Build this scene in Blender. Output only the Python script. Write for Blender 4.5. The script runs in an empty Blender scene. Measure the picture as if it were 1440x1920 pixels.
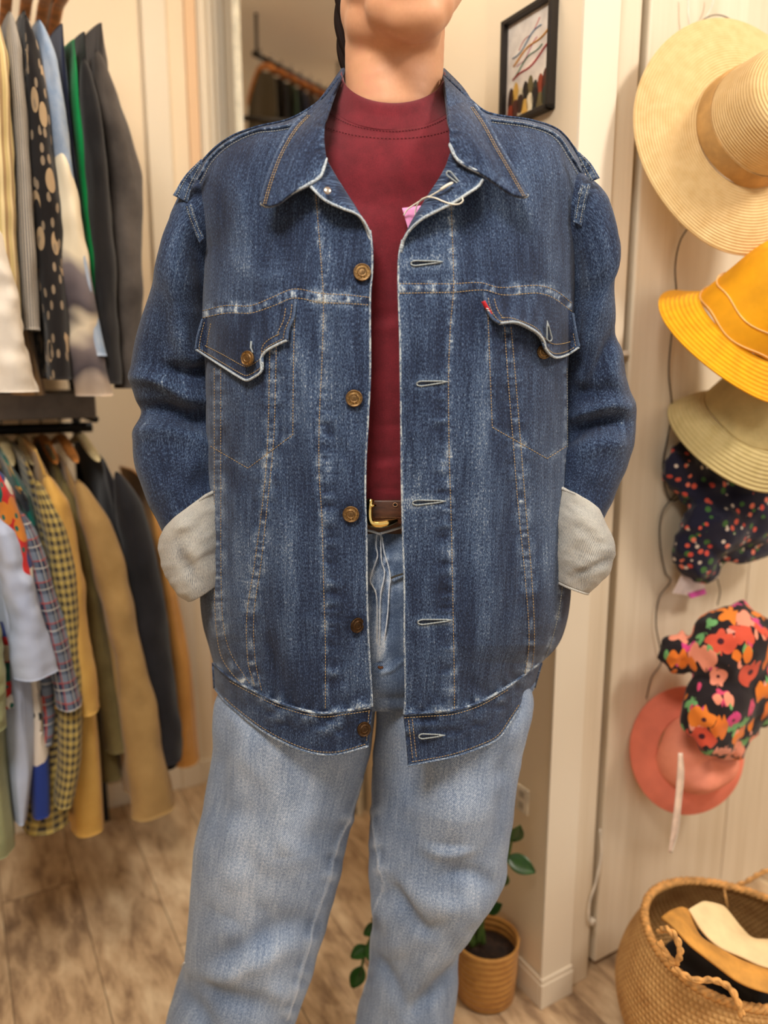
import bpy, bmesh, math, random
import numpy as np
from mathutils import Vector, Matrix

SC = bpy.context.scene
COL = SC.collection
R = math.radians

# ------------------------------------------------------------------ camera
F_PX = 1400.0
PITCH = R(10.5)
CAM_H = 1.2
cam_d = bpy.data.cameras.new('camera')
cam = bpy.data.objects.new('camera', cam_d)
COL.objects.link(cam)
cam.location = (0, 0, CAM_H)
cam.rotation_euler = (R(90) - PITCH, 0, 0)
cam_d.sensor_fit = 'VERTICAL'
cam_d.sensor_height = 24.0
cam_d.lens = 24.0 * F_PX / 1920.0
cam_d.clip_start = 0.02
cam_d.dof.use_dof = True
cam_d.dof.focus_distance = 0.93
cam_d.dof.aperture_fstop = (cam_d.lens / 1000) / 0.0125
SC.camera = cam

# ------------------------------------------------------------------ world, lights, exposure
w = bpy.data.worlds.new('world')
SC.world = w
w.use_nodes = True
w.node_tree.nodes['Background'].inputs[0].default_value = (1.0, 0.93, 0.84, 1)
w.node_tree.nodes['Background'].inputs[1].default_value = 0.75
SC.view_settings.view_transform = 'Standard'
SC.view_settings.look = 'None'
SC.view_settings.gamma = 1.0
SC.view_settings.exposure = 0.0
SC.view_settings.use_curve_mapping = False
SC.cycles.use_denoising = True
SC.cycles.max_bounces = 8
SC.cycles.diffuse_bounces = 4
SC.cycles.caustics_reflective = False
SC.cycles.caustics_refractive = False
SC.cycles.sample_clamp_indirect = 6.0


def area(name, loc, aim, size, power, col=(1, 0.9, 0.78)):
    d = bpy.data.lights.new(name, 'AREA')
    d.shape = 'RECTANGLE'
    d.size, d.size_y = size
    d.energy = power
    d.color = col
    o = bpy.data.objects.new(name, d)
    COL.objects.link(o)
    o.location = loc
    v = Vector(aim) - Vector(loc)
    o.rotation_euler = v.to_track_quat('-Z', 'Y').to_euler()
    return o


area('ceiling_light_key', (1.45, 0.35, 2.42), (1.1, 1.0, 0.9), (0.35, 0.35), 24, (1, 0.92, 0.82))
area('ceiling_light_front', (-0.35, -0.15, 2.42), (0.0, 0.9, 0.9), (0.6, 0.45), 34, (1, 0.95, 0.88))
area('ceiling_light_back', (0.1, 1.45, 2.42), (0.1, 1.45, 0.0), (0.3, 0.3), 11, (1, 0.83, 0.64))

# ------------------------------------------------------------------ measuring helpers
CP, SP = math.cos(PITCH), math.sin(PITCH)


def up(px, py, Y):
    """world point seen at (px,py) of the photograph at distance Y in front of the camera"""
    px = np.asarray(px, float); py = np.asarray(py, float); Y = np.asarray(Y, float)
    v = (960 - py) / F_PX
    t = Y / (CP + SP * v)
    return np.stack([t * (px - 720) / F_PX, Y + 0 * t, CAM_H + t * (-SP + CP * v)], -1)


def proj(P):
    P = np.asarray(P, float)
    x, y, z = P[..., 0], P[..., 1], P[..., 2] - CAM_H
    d = y * CP - z * SP
    return 720 + F_PX * x / d, 960 - F_PX * (y * SP + z * CP) / d


YAW = R(30)
CY, SY = math.cos(YAW), math.sin(YAW)


def room(a, b, z):
    """room axes (a along the closet wall, b into the room) to world"""
    return np.array([a * CY - b * SY, a * SY + b * CY, z])


def on_b(px, py, b):
    v = (960 - py) / F_PX
    d = ((px - 720) / F_PX, CP + SP * v, -SP + CP * v)
    t = b / (-d[0] * SY + d[1] * CY)
    return np.array([(t * d[0]) * CY + (t * d[1]) * SY, b, CAM_H + t * d[2]])


def curve(pts, n, sharp=False):
    """resample a polyline to n points, smooth unless sharp, even by arc length"""
    P = np.asarray(pts, float)
    if len(P) == 2 or sharp:
        d = np.r_[0, np.cumsum(np.linalg.norm(np.diff(P, axis=0), axis=1))]
        t = np.linspace(0, d[-1], n)
        return np.stack([np.interp(t, d, P[:, k]) for k in range(P.shape[1])], -1)
    d = np.r_[0, np.cumsum(np.linalg.norm(np.diff(P[:, :2], axis=0), axis=1) + 1e-9)]
    m = np.zeros_like(P)
    m[1:-1] = (P[2:] - P[:-2]) / (d[2:] - d[:-2])[:, None]
    m[0] = (P[1] - P[0]) / (d[1] - d[0])
    m[-1] = (P[-1] - P[-2]) / (d[-1] - d[-2])
    t = np.linspace(0, d[-1], max(n * 3, 60))
    i = np.clip(np.searchsorted(d, t, side='right') - 1, 0, len(P) - 2)
    h = (d[i + 1] - d[i])[:, None]
    s = ((t - d[i])[:, None]) / h
    Q = ((2 * s**3 - 3 * s**2 + 1) * P[i] + (s**3 - 2 * s**2 + s) * h * m[i]
         + (-2 * s**3 + 3 * s**2) * P[i + 1] + (s**3 - s**2) * h * m[i + 1])
    return curve(Q, n, True)


def coons(L, Rr, B, T, n, m, warp=None):
    """L,Rr run bottom to top (n), B,T run left to right (m)"""
    L, Rr, B, T = [c if isinstance(c, np.ndarray) else curve(c, k) for c, k in ((L, n), (Rr, n), (B, m), (T, m))]
    s = np.linspace(0, 1, m)
    if warp is not None:
        s2 = warp(s)
        B = np.stack([np.interp(s2, s, B[:, k]) for k in range(B.shape[1])], -1)
        T = np.stack([np.interp(s2, s, T[:, k]) for k in range(T.shape[1])], -1)
        s = s2
    t = np.linspace(0, 1, n)[:, None, None]
    s = s[None, :, None]
    return ((1 - s) * L[:, None] + s * Rr[:, None] + (1 - t) * B[None] + t * T[None]
            - ((1 - s) * (1 - t) * B[0] + s * (1 - t) * B[-1] + (1 - s) * t * T[0] + s * t * T[-1]))


def dist_poly(px, py, poly):
    """distance to a polyline, arc position of the nearest point, signed side"""
    P = np.asarray(poly, float)
    best = np.full(px.shape, 1e9); arc = np.zeros(px.shape); side = np.zeros(px.shape)
    acc = 0
    for a, b in zip(P[:-1], P[1:]):
        ab = b - a
        L = np.hypot(*ab) + 1e-9
        t = np.clip(((px - a[0]) * ab[0] + (py - a[1]) * ab[1]) / L**2, 0, 1)
        d = np.hypot(px - a[0] - t * ab[0], py - a[1] - t * ab[1])
        k = d < best
        best = np.where(k, d, best)
        arc = np.where(k, acc + t * L, arc)
        side = np.where(k, np.sign((px - a[0]) * ab[1] - (py - a[1]) * ab[0]), side)
        acc += L
    return best, arc, side


_rs = np.random.RandomState(7)
_NZ = _rs.rand(256, 256)


def noise(x, y, seed=0):
    x = np.asarray(x, float) + seed * 17.3; y = np.asarray(y, float) + seed * 31.7
    xi = np.floor(x).astype(int); yi = np.floor(y).astype(int)
    fx = x - xi; fy = y - yi
    fx = fx * fx * (3 - 2 * fx); fy = fy * fy * (3 - 2 * fy)
    g = lambda i, j: _NZ[i % 256, j % 256]
    return ((g(xi, yi) * (1 - fx) + g(xi + 1, yi) * fx) * (1 - fy)
            + (g(xi, yi + 1) * (1 - fx) + g(xi + 1, yi + 1) * fx) * fy) * 2 - 1


def gauss(d, w):
    return np.exp(-(d / w) ** 2)


# ------------------------------------------------------------------ mesh builder
class MB:
    def __init__(self):
        self.v, self.f, self.uv, self.wear, self.n = [], [], [], [], 0

    def raw(self, V, Fc, uv=None, wear=0.0):
        V = np.asarray(V, float).reshape(-1, 3)
        self.v.append(V)
        self.f += [tuple(int(i) + self.n for i in f) for f in Fc]
        self.uv.append(np.zeros((len(V), 2)) if uv is None else np.asarray(uv, float).reshape(-1, 2))
        self.wear.append(np.zeros(len(V)) + np.asarray(wear, float).reshape(-1) if np.ndim(wear) else np.full(len(V), float(wear)))
        self.n += len(V)
        return self

    def grid(self, P, uv=None, wear=0.0, closed=False, flip=False):
        n, m = P.shape[:2]
        idx = np.arange(n * m).reshape(n, m)
        if closed:
            idx = np.concatenate([idx, idx[:, :1]], 1)
        q = np.stack([idx[:-1, :-1], idx[:-1, 1:], idx[1:, 1:], idx[1:, :-1]], -1).reshape(-1, 4)
        # faces look outward on closed rings, towards the room otherwise ('back' turns them round)
        V = P.reshape(-1, 3)
        nr = np.cross(V[q[:, 2]] - V[q[:, 0]], V[q[:, 3]] - V[q[:, 1]])
        fc = V[q].mean(1)
        if closed:
            out = fc - np.repeat((P[:-1].mean(1) + P[1:].mean(1)) / 2, q.shape[0] // (n - 1), 0)
        else:
            out = np.array([0, 0, CAM_H]) - fc
            if flip == 'back':
                out = -out
        if (nr * out).sum() < 0:
            q = q[:, ::-1]
        if uv is None:
            u = np.r_[0, np.cumsum(np.linalg.norm(np.diff(P[n // 2], axis=0), axis=1))]
            v = np.r_[0, np.cumsum(np.linalg.norm(np.diff(P[:, m // 2], axis=0), axis=1))]
            uv = np.stack(np.broadcast_arrays(u[None, :], v[:, None]), -1)
        return self.raw(P, q, uv, wear)

    def tube(self, pts, r, k=8, wear=0.0, caps=True, flat=1.0, taper=False):
        P = np.asarray(pts, float)
        n = len(P)
        T = np.gradient(P, axis=0)
        T /= np.linalg.norm(T, axis=1)[:, None] + 1e-12
        ref = np.array([0, 0, 1.0]) if abs(T[0][2]) < 0.9 else np.array([1.0, 0, 0])
        A = np.zeros_like(P)
        a = np.cross(T[0], ref); a /= np.linalg.norm(a)
        for i in range(n):
            a = a - T[i] * a.dot(T[i]); a /= np.linalg.norm(a) + 1e-12
            A[i] = a
        Bv = np.cross(T, A)
        rr = np.full(n, r) if np.ndim(r) == 0 else np.asarray(r, float)
        if taper:
            s = np.linspace(-1, 1, n); rr = rr * np.sqrt(np.clip(1 - s**6, 0.02, 1))
        ph = np.arange(k) * 2 * math.pi / k
        G = P[:, None] + rr[:, None, None] * (np.cos(ph)[None, :, None] * A[:, None] + flat * np.sin(ph)[None, :, None] * Bv[:, None])
        self.grid(G, wear=wear, closed=True)
        if caps:
            b = self.n - n * k
            self.f.append(tuple(b + i for i in reversed(range(k))))
            self.f.append(tuple(b + (n - 1) * k + i for i in range(k)))
        return self

    def box(self, c, s, M=None):
        c = np.asarray(c, float); s = np.asarray(s, float) / 2
        V = np.array([[x, y, z] for x in (-1, 1) for y in (-1, 1) for z in (-1, 1)]) * s + c
        if M is not None:
            V = V @ np.asarray(M).T
        return self.raw(V, [(0, 1, 3, 2), (4, 6, 7, 5), (0, 4, 5, 1), (2, 3, 7, 6), (0, 2, 6, 4), (1, 5, 7, 3)], V[:, [0, 2]])

    def build(self, name, mat, parent=None, smooth=True, solid=0.0, offset=-1.0, bevel=0.0, subsurf=0, weld=False):
        V = np.concatenate(self.v)
        me = bpy.data.meshes.new(name)
        me.from_pydata(V.tolist(), [], self.f)
        uv = np.concatenate(self.uv); wr = np.concatenate(self.wear)
        lay = me.uv_layers.new(name='UVMap')
        vi = np.empty(len(me.loops), int)
        me.loops.foreach_get('vertex_index', vi)
        lay.data.foreach_set('uv', uv[vi].ravel())
        at = me.attributes.new('wear', 'FLOAT', 'POINT')
        at.data.foreach_set('value', wr)
        if weld:
            bm = bmesh.new(); bm.from_mesh(me); bmesh.ops.remove_doubles(bm, verts=bm.verts, dist=1e-5); bm.to_mesh(me); bm.free()
        if smooth:
            me.polygons.foreach_set('use_smooth', [True] * len(me.polygons))
        for m in (mat if isinstance(mat, (list, tuple)) else [mat]):
            me.materials.append(m)
        o = bpy.data.objects.new(name, me)
        COL.objects.link(o)
        if parent is not None:
            setpar(o, parent)
        if bevel:
            b = o.modifiers.new('bevel', 'BEVEL'); b.width = bevel; b.segments = 2; b.limit_method = 'ANGLE'
        if subsurf:
            b = o.modifiers.new('subsurf', 'SUBSURF'); b.levels = b.render_levels = subsurf
        if solid:
            s = o.modifiers.new('solid', 'SOLIDIFY'); s.thickness = solid; s.offset = offset
        return o


def worldm(o):
    M = o.matrix_basis.copy()
    p = o.parent
    return (worldm(p) @ o.matrix_parent_inverse @ M) if p else M


def setpar(o, parent):
    o.parent = parent
    o.matrix_parent_inverse = worldm(parent).inverted()


def tag(o, label=None, cat=None, group=None, kind=None):
    for k, v in (('label', label), ('category', cat), ('group', group), ('kind', kind)):
        if v:
            o[k] = v
    return o


def thing(name, loc, label, cat, group=None, rz=0.0):
    o = bpy.data.objects.new(name, None)
    COL.objects.link(o)
    o.location = [float(c) for c in loc]
    o.rotation_euler = (0, 0, rz)
    o.empty_display_size = 0.05
    return tag(o, label, cat, group)


def copy_thing(o, loc=None, parent=None):
    c = o.copy(); COL.objects.link(c)
    if parent is not None:
        c.parent = parent
    for ch in list(o.children):
        copy_thing(ch, parent=c)
    if loc is not None:
        c.location = [float(x) for x in loc]
    return c


# ------------------------------------------------------------------ materials
def srgb(c):
    return tuple((x / 255 / 12.92 if x / 255 <= 0.04045 else ((x / 255 + 0.055) / 1.055) ** 2.4) for x in c) + (1,)


class NT:
    def __init__(self, name, rough=0.8, metal=0.0, sheen=0.0, spec=None):
        self.m = bpy.data.materials.new(name)
        self.m.use_nodes = True
        self.t = self.m.node_tree
        self.b = self.t.nodes['Principled BSDF']
        self.b.inputs['Roughness'].default_value = rough
        self.b.inputs['Metallic'].default_value = metal
        if spec is not None:
            self.b.inputs['Specular IOR Level'].default_value = spec
        if sheen:
            self.b.inputs['Sheen Weight'].default_value = sheen

    def n(self, ty, **kw):
        nd = self.t.nodes.new(ty)
        for k, v in kw.items():
            setattr(nd, k, v)
        return nd

    def l(self, a, b):
        self.t.links.new(a, b)

    def coords(self, kind='Object', scale=(1, 1, 1), rot=(0, 0, 0), loc=(0, 0, 0)):
        tc = self.n('ShaderNodeTexCoord'); mp = self.n('ShaderNodeMapping')
        self.l(tc.outputs[kind], mp.inputs[0])
        mp.inputs['Scale'].default_value = scale
        mp.inputs['Rotation'].default_value = rot
        mp.inputs['Location'].default_value = loc
        return mp.outputs[0]

    def noise(self, vec, scale, detail=2.0, rough=0.5, dist=0.0):
        nd = self.n('ShaderNodeTexNoise')
        self.l(vec, nd.inputs['Vector'])
        nd.inputs['Scale'].default_value = scale
        nd.inputs['Detail'].default_value = detail
        nd.inputs['Roughness'].default_value = rough
        nd.inputs['Distortion'].default_value = dist
        return nd.outputs[0]

    def wave(self, vec, scale, dist=0.0, dirn='X', prof='SIN', detail=1.0):
        nd = self.n('ShaderNodeTexWave', bands_direction=dirn, wave_profile=prof)
        self.l(vec, nd.inputs['Vector'])
        nd.inputs['Scale'].default_value = scale
        nd.inputs['Distortion'].default_value = dist
        nd.inputs['Detail'].default_value = detail
        return nd.outputs['Fac']

    def math(self, op, a, b=None, c=None, clamp=False):
        nd = self.n('ShaderNodeMath', operation=op, use_clamp=clamp)
        for i, x in enumerate((a, b, c)):
            if x is None:
                continue
            if isinstance(x, (int, float)):
                nd.inputs[i].default_value = x
            else:
                self.l(x, nd.inputs[i])
        return nd.outputs[0]

    def ramp(self, fac, stops, interp='LINEAR'):
        nd = self.n('ShaderNodeValToRGB')
        nd.color_ramp.interpolation = interp
        e = nd.color_ramp.elements
        while len(e) < len(stops):
            e.new(0.5)
        for i, (p, c) in enumerate(stops):
            e[i].position = p
            e[i].color = srgb(c) if len(c) == 3 else c
        self.l(fac, nd.inputs[0])
        return nd.outputs[0]

    def mix(self, fac, a, b, blend='MIX'):
        nd = self.n('ShaderNodeMix', data_type='RGBA', blend_type=blend)
        for i, x in ((0, fac), (6, a), (7, b)):
            if isinstance(x, (int, float)):
                nd.inputs[i].default_value = x
            elif isinstance(x, tuple):
                nd.inputs[i].default_value = srgb(x) if len(x) == 3 else x
            else:
                self.l(x, nd.inputs[i])
        return nd.outputs[2]

    def attr(self, name):
        nd = self.n('ShaderNodeAttribute', attribute_name=name)
        return nd.outputs['Fac']

    def bump(self, h, strength=0.3, dist=0.001):
        nd = self.n('ShaderNodeBump')
        nd.inputs['Strength'].default_value = strength
        nd.inputs['Distance'].default_value = dist
        self.l(h, nd.inputs['Height'])
        self.l(nd.outputs[0], self.b.inputs['Normal'])

    def color(self, c):
        if isinstance(c, tuple):
            self.b.inputs['Base Color'].default_value = srgb(c) if len(c) == 3 else c
        else:
            self.l(c, self.b.inputs['Base Color'])
        return self


MATS = {}


def plain(name, c, rough=0.8, metal=0.0, var=0.08, scale=40, bump=0.0, sheen=0.0):
    if name in MATS:
        return MATS[name]
    t = NT(name, rough, metal, sheen)
    v = t.coords('Object')
    f = t.noise(v, scale, 3)
    lo = tuple(max(0, x * (1 - var)) for x in c); hi = tuple(min(255, x * (1 + var)) for x in c)
    t.color(t.ramp(f, [(0.3, lo), (0.7, hi)]))
    if bump:
        t.bump(t.noise(v, scale * 6, 3), bump, 0.002)
    MATS[name] = t.m
    return t.m


def denim(name, dark, mid, light, pale, twill=False, k=1.0):
    t = NT(name, 0.88, 0, 0.12, 0.25)
    uv = t.coords('UV')
    fine = t.noise(t.coords('UV', (1, 0.42, 1)), 760, 2, 0.75)
    slub = t.noise(t.coords('UV', (1, 0.06, 1)), 330, 3, 0.65)
    broad = t.noise(t.coords('UV', (1, 0.12, 1)), 45, 2, 0.6)
    mot = t.noise(uv, 9, 3, 0.6)
    f = t.math('ADD', t.math('MULTIPLY', fine, 1.45 * k), t.math('MULTIPLY', slub, 0.60 * k))
    f = t.math('ADD', f, t.math('MULTIPLY', broad, 0.24))
    f = t.math('ADD', f, t.math('MULTIPLY', mot, 0.26))
    f = t.math('SUBTRACT', f, (1.45 * k + 0.60 * k + 0.50) * 0.5 - 0.40)
    if twill:
        tw = t.wave(t.coords('UV', (1, 1, 1), (0, 0, R(38))), 205, 0.6)
        f = t.math('ADD', f, t.math('MULTIPLY', t.math('SUBTRACT', tw, 0.5), 0.26))
    f = t.math('ADD', f, t.math('MULTIPLY', t.attr('wear'), 0.55))
    c = t.ramp(f, [(0.0, dark), (0.36, mid), (0.66, light), (1.0, pale)])
    t.color(c)
    h = t.math('ADD', fine, t.math('MULTIPLY', slub, 0.6))
    t.bump(h, 0.5, 0.0010)
    MATS[name] = t.m
    return t.m


M_DENIM = denim('indigo_denim', (10, 15, 31), (31, 44, 71), (78, 99, 130), (196, 205, 208))
M_JEANS = denim('light_washed_denim', (68, 86, 116), (124, 144, 174), (180, 194, 213), (240, 243, 246), twill=True, k=0.8)


def cuff_mat():
    t = NT('denim_wrong_side', 0.9, 0, 0.1, 0.25)
    tw = t.wave(t.coords('UV', (1, 1, 1), (0, 0, R(-28))), 170, 0.8)
    n = t.noise(t.coords('UV'), 420, 3, 0.7)
    mot = t.noise(t.coords('UV'), 26, 3, 0.6)
    f = t.math('ADD', t.math('MULTIPLY', tw, 0.40), t.math('ADD', t.math('MULTIPLY', n, 0.6), t.math('MULTIPLY', mot, 0.4)))
    f = t.math('ADD', f, t.math('MULTIPLY', t.attr('wear'), 0.5))
    t.color(t.ramp(f, [(0.30, (76, 80, 90)), (0.55, (132, 134, 136)), (0.85, (196, 193, 184))]))
    t.bump(tw, 0.3, 0.0008)
    return t.m


M_CUFF = cuff_mat()
M_THREAD = plain('tan_thread', (178, 150, 102), 0.7, 0, 0.12, 300)
M_THREAD2 = plain('pale_grey_thread', (160, 160, 150), 0.7, 0, 0.12, 300)
M_DTHREAD = plain('brown_thread', (110, 84, 52), 0.7, 0, 0.12, 300)
M_HOLE = plain('pale_blue_thread', (146, 154, 156), 0.8, 0, 0.12, 300)
M_DARKHOLE = plain('dark_slit', (14, 18, 30), 0.9)
M_BRASS = plain('antique_brass', (112, 86, 54), 0.42, 0.75, 0.25, 500, 0.1)
M_BRASSD = plain('dark_brass', (64, 44, 24), 0.45, 0.8, 0.25, 500)
M_GOLD = plain('polished_gold', (236, 205, 128), 0.16, 1.0, 0.03, 30)
M_SILVER = plain('snap_metal', (190, 180, 170), 0.3, 0.9, 0.05, 100)


def shirt_mat(rib=False):
    t = NT('maroon_rib' if rib else 'maroon_jersey', 0.85, 0, 0.25, 0.25)
    n = t.noise(t.coords('Object'), 60, 3)
    n2 = t.noise(t.coords('Object'), 900, 2)
    f = t.math('ADD', t.math('MULTIPLY', n, 0.5), t.math('MULTIPLY', n2, 0.5))
    t.color(t.ramp(f, [(0.3, (88, 18, 28)), (0.7, (122, 30, 42))]))
    wv = t.wave(t.coords('UV', (1, 0.02, 1)), 210 if rib else 330, 0.3)
    t.bump(t.math('ADD', wv, n2), 0.35 if rib else 0.18, 0.0006)
    return t.m


M_SHIRT, M_RIB = shirt_mat(), shirt_mat(True)


def skin_mat():
    t = NT('skin', 0.48, 0, 0.05, 0.4)
    v = t.coords('Object')
    f = t.noise(v, 14, 4, 0.6)
    g = t.noise(v, 260, 2)
    f = t.math('ADD', t.math('MULTIPLY', f, 0.8), t.math('MULTIPLY', g, 0.2))
    t.color(t.ramp(f, [(0.3, (206, 148, 112)), (0.6, (220, 164, 126)), (0.8, (224, 156, 128))]))
    t.b.inputs['Subsurface Weight'].default_value = 0.12
    t.b.inputs['Subsurface Radius'].default_value = (0.012, 0.005, 0.003)
    t.bump(t.noise(v, 500, 3), 0.08, 0.001)
    return t.m


M_SKIN = skin_mat()

# ================================================================== THE ROOM
RM = np.array([[CY, -SY, 0], [SY, CY, 0], [0, 0, 1.0]])


def rbox(name, a0, a1, b0, b1, z0, z1, mat, parent=None, kind='structure', bevel=0.0):
    o = MB().box(((a0 + a1) / 2, (b0 + b1) / 2, (z0 + z1) / 2), (a1 - a0, b1 - b0, z1 - z0), RM).build(name, mat, parent, smooth=False, bevel=bevel)
    if parent is None and kind:
        o['kind'] = kind
    return o


def wall_mat(name, lo, hi):
    t = NT(name, 0.75)
    v = t.coords('Object')
    t.color(t.ramp(t.noise(v, 3, 3), [(0.3, lo), (0.7, hi)]))
    t.bump(t.noise(v, 180, 2), 0.1, 0.001)
    return t.m


M_WALL = wall_mat('cream_wall', (232, 213, 184), (238, 221, 193))
M_TRIM = wall_mat('white_trim', (230, 217, 195), (235, 223, 202))
M_CEIL = wall_mat('white_ceiling', (244, 240, 232), (248, 244, 238))


def floor_mat():
    t = NT('wood_look_plank_floor', 0.5)
    v = t.coords('Object', rot=(0, 0, -YAW))
    vs = t.coords('Object', (1.0, 0.30, 1), rot=(0, 0, 0))
    sep = t.n('ShaderNodeSeparateXYZ'); t.l(v, sep.inputs[0])
    X, Y = sep.outputs[0], sep.outputs[1]
    row = t.math('FLOOR', t.math('DIVIDE', X, 0.16))
    wn = t.n('ShaderNodeTexWhiteNoise', noise_dimensions='1D'); t.l(row, wn.inputs['W'])
    yo = t.math('ADD', Y, t.math('MULTIPLY', wn.outputs[0], 1.1))
    colu = t.math('FLOOR', t.math('DIVIDE', yo, 1.2))
    wn2 = t.n('ShaderNodeTexWhiteNoise', noise_dimensions='2D')
    cb = t.n('ShaderNodeCombineXYZ'); t.l(row, cb.inputs[0]); t.l(colu, cb.inputs[1]); t.l(cb.outputs[0], wn2.inputs['Vector'])
    cb2 = t.n('ShaderNodeCombineXYZ')
    t.l(t.math('ADD', t.math('MULTIPLY', X, 1.0), t.math('MULTIPLY', wn2.outputs[0], 5)), cb2.inputs[0])
    t.l(t.math('MULTIPLY', Y, 0.30), cb2.inputs[1])
    g = t.noise(cb2.outputs[0], 30, 4, 0.62, 0.35)
    g2 = t.noise(cb2.outputs[0], 7, 3, 0.6, 0.6)
    f = t.math('ADD', t.math('MULTIPLY', g, 0.75), t.math('ADD', t.math('MULTIPLY', g2, 0.45), t.math('MULTIPLY', wn2.outputs[0], 0.10)))
    c = t.ramp(f, [(0.40, (104, 82, 62)), (0.54, (160, 132, 103)), (0.66, (202, 172, 136)), (0.82, (230, 206, 170))])
    fx = t.math('FRACT', t.math('DIVIDE', X, 0.16))
    seam = t.math('LESS_THAN', fx, 0.016)
    fy = t.math('FRACT', t.math('DIVIDE', yo, 1.2))
    seam = t.math('MAXIMUM', seam, t.math('LESS_THAN', fy, 0.003))
    t.color(t.mix(t.math('MULTIPLY', seam, 0.7), c, (96, 74, 54)))
    return t.m


M_FLOOR = floor_mat()
rbox('floor', -2.6, 3.0, -2.6, 3.2, -0.05, 0.0, M_FLOOR)
rbox('ceiling', -2.6, 3.0, -2.6, 3.2, 2.5, 2.55, M_CEIL)
B_BACK = 2.05
rbox('wall_back', -2.6, 0.93, B_BACK, B_BACK + 0.1, 0, 2.5, M_WALL)
rbox('wall_left', -2.65, -2.55, -2.6, 2.1, 0, 2.5, M_WALL)
# short wall with the picture; its near end carries the pale end face
rbox('wall_right', 0.885, 0.955, 0.927, 1.17, 0, 2.5, M_WALL)
rbox('wall_right_rear', 0.905, 0.955, 1.17, 2.05, 0, 2.5, M_WALL)
rbox('trim_1', 0.880, 0.9555, 0.9225, 0.9275, 0.05, 2.5, M_TRIM)
bb = MB()
for (a0, a1, b0, b1) in ((0.8765, 0.958, 0.917, 0.927), (0.8765, 0.885, 0.927, 1.17)):
    bb.box(((a0 + a1) / 2, (b0 + b1) / 2, 0.026), (a1 - a0, b1 - b0, 0.052), RM)
    bb.box(((a0 + a1) / 2, (b0 + b1) / 2 + (0.0015 if b1 - b0 < .02 else 0), 0.057), (a1 - a0 - 0.003, b1 - b0 - 0.001, 0.012), RM)
o = bb.build('baseboard_right', M_TRIM, smooth=False, bevel=0.0015); o['kind'] = 'structure'
rbox('baseboard_back', -2.6, 0.60, B_BACK - 0.012, B_BACK, 0, 0.07, M_TRIM, bevel=0.002)
# moulded casing strips on the back wall, left of the mirror
rbox('trim_2', 0.492, 0.552, B_BACK - 0.018, B_BACK, 0.0, 2.5, M_TRIM, bevel=0.003)
rbox('trim_3', 0.600, 0.628, B_BACK - 0.010, B_BACK, 0.0, 2.5, wall_mat('peach_panel', (226, 190, 152), (232, 198, 160)), bevel=0.002)
tr = MB()
for a0, a1, d in ((0.630, 0.700, 0.012), (0.634, 0.646, 0.020), (0.654, 0.664, 0.026), (0.672, 0.684, 0.020)):
    tr.box(((a0 + a1) / 2, B_BACK - d / 2, 1.25), (a1 - a0, d, 2.5), RM)
o = tr.build('trim_4', M_TRIM, smooth=False, bevel=0.002); o['kind'] = 'structure'


# closet front: fixed jamb board, dark gap, two bifold leaves
def door_mat():
    t = NT('whitewashed_door', 0.6)
    v = t.coords('Object', (1, 1, 0.05), rot=(0, 0, -YAW))
    f = t.noise(v, 26, 4, 0.6)
    t.color(t.ramp(f, [(0.3, (214, 197, 170)), (0.7, (232, 218, 195))]))
    t.bump(f, 0.25, 0.002)
    return t.m


M_DOOR = door_mat()
M_GAP = plain('dark_closet_inside', (26, 22, 18), 0.9)
a_g0 = on_b(1206, 0, 0.93)[0]
a_g1 = on_b(1221, 0, 0.94)[0]
a_s = on_b(1406, 1060, 0.94)[0]
rbox('trim_5', 0.957, a_g0, 0.930, 0.975, 0.0, 2.5, M_DOOR, bevel=0.003)
rbox('wall_closet_inside', 0.958, 2.6, 1.10, 1.12, 0.0, 2.5, M_GAP)
rbox('wall_closet_side', 2.58, 2.62, -0.4, 1.12, 0.0, 2.5, M_WALL)
d1 = rbox('door_1', a_g1, a_s - 0.002, 0.940, 0.965, 0.014, 2.42, M_DOOR, bevel=0.004)
d2 = rbox('door_2', a_s + 0.001, a_s + 0.42, 0.9405, 0.965, 0.014, 2.42, M_DOOR, bevel=0.004)
rbox('door_3', a_s + 0.423, a_s + 0.85, 0.940, 0.965, 0.014, 2.42, M_DOOR, bevel=0.004)
M_WHITEP = plain('white_plastic', (232, 222, 204), 0.5)
for z in (on_b(1180, 662, 0.93)[2], on_b(1112, 1737, 0.93)[2]):
    MB().box(((a_g0 + a_g1) / 2, 0.943, z), (0.016, 0.012, 0.009), RM).build('door_guide', M_WHITEP, d1, smooth=False, bevel=0.002)

# wall outlet
t = thing('wall_outlet', room(0.884, 1.0, 0.37), 'pale wall outlet plate low on the narrow wall behind the plant', 'outlet')
q0 = np.array([0.883, 0.9985, 0.398])
MB().box(q0, (0.005, 0.034, 0.052), RM).build('cover_plate', M_WHITEP, t, smooth=False, bevel=0.0015)
for dz in (-0.011, 0.011):
    MB().box(q0 + (-0.0026, 0, dz), (0.002, 0.014, 0.013), RM).build('socket', plain('socket_grey', (176, 165, 148)), t, smooth=False, bevel=0.002)

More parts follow.
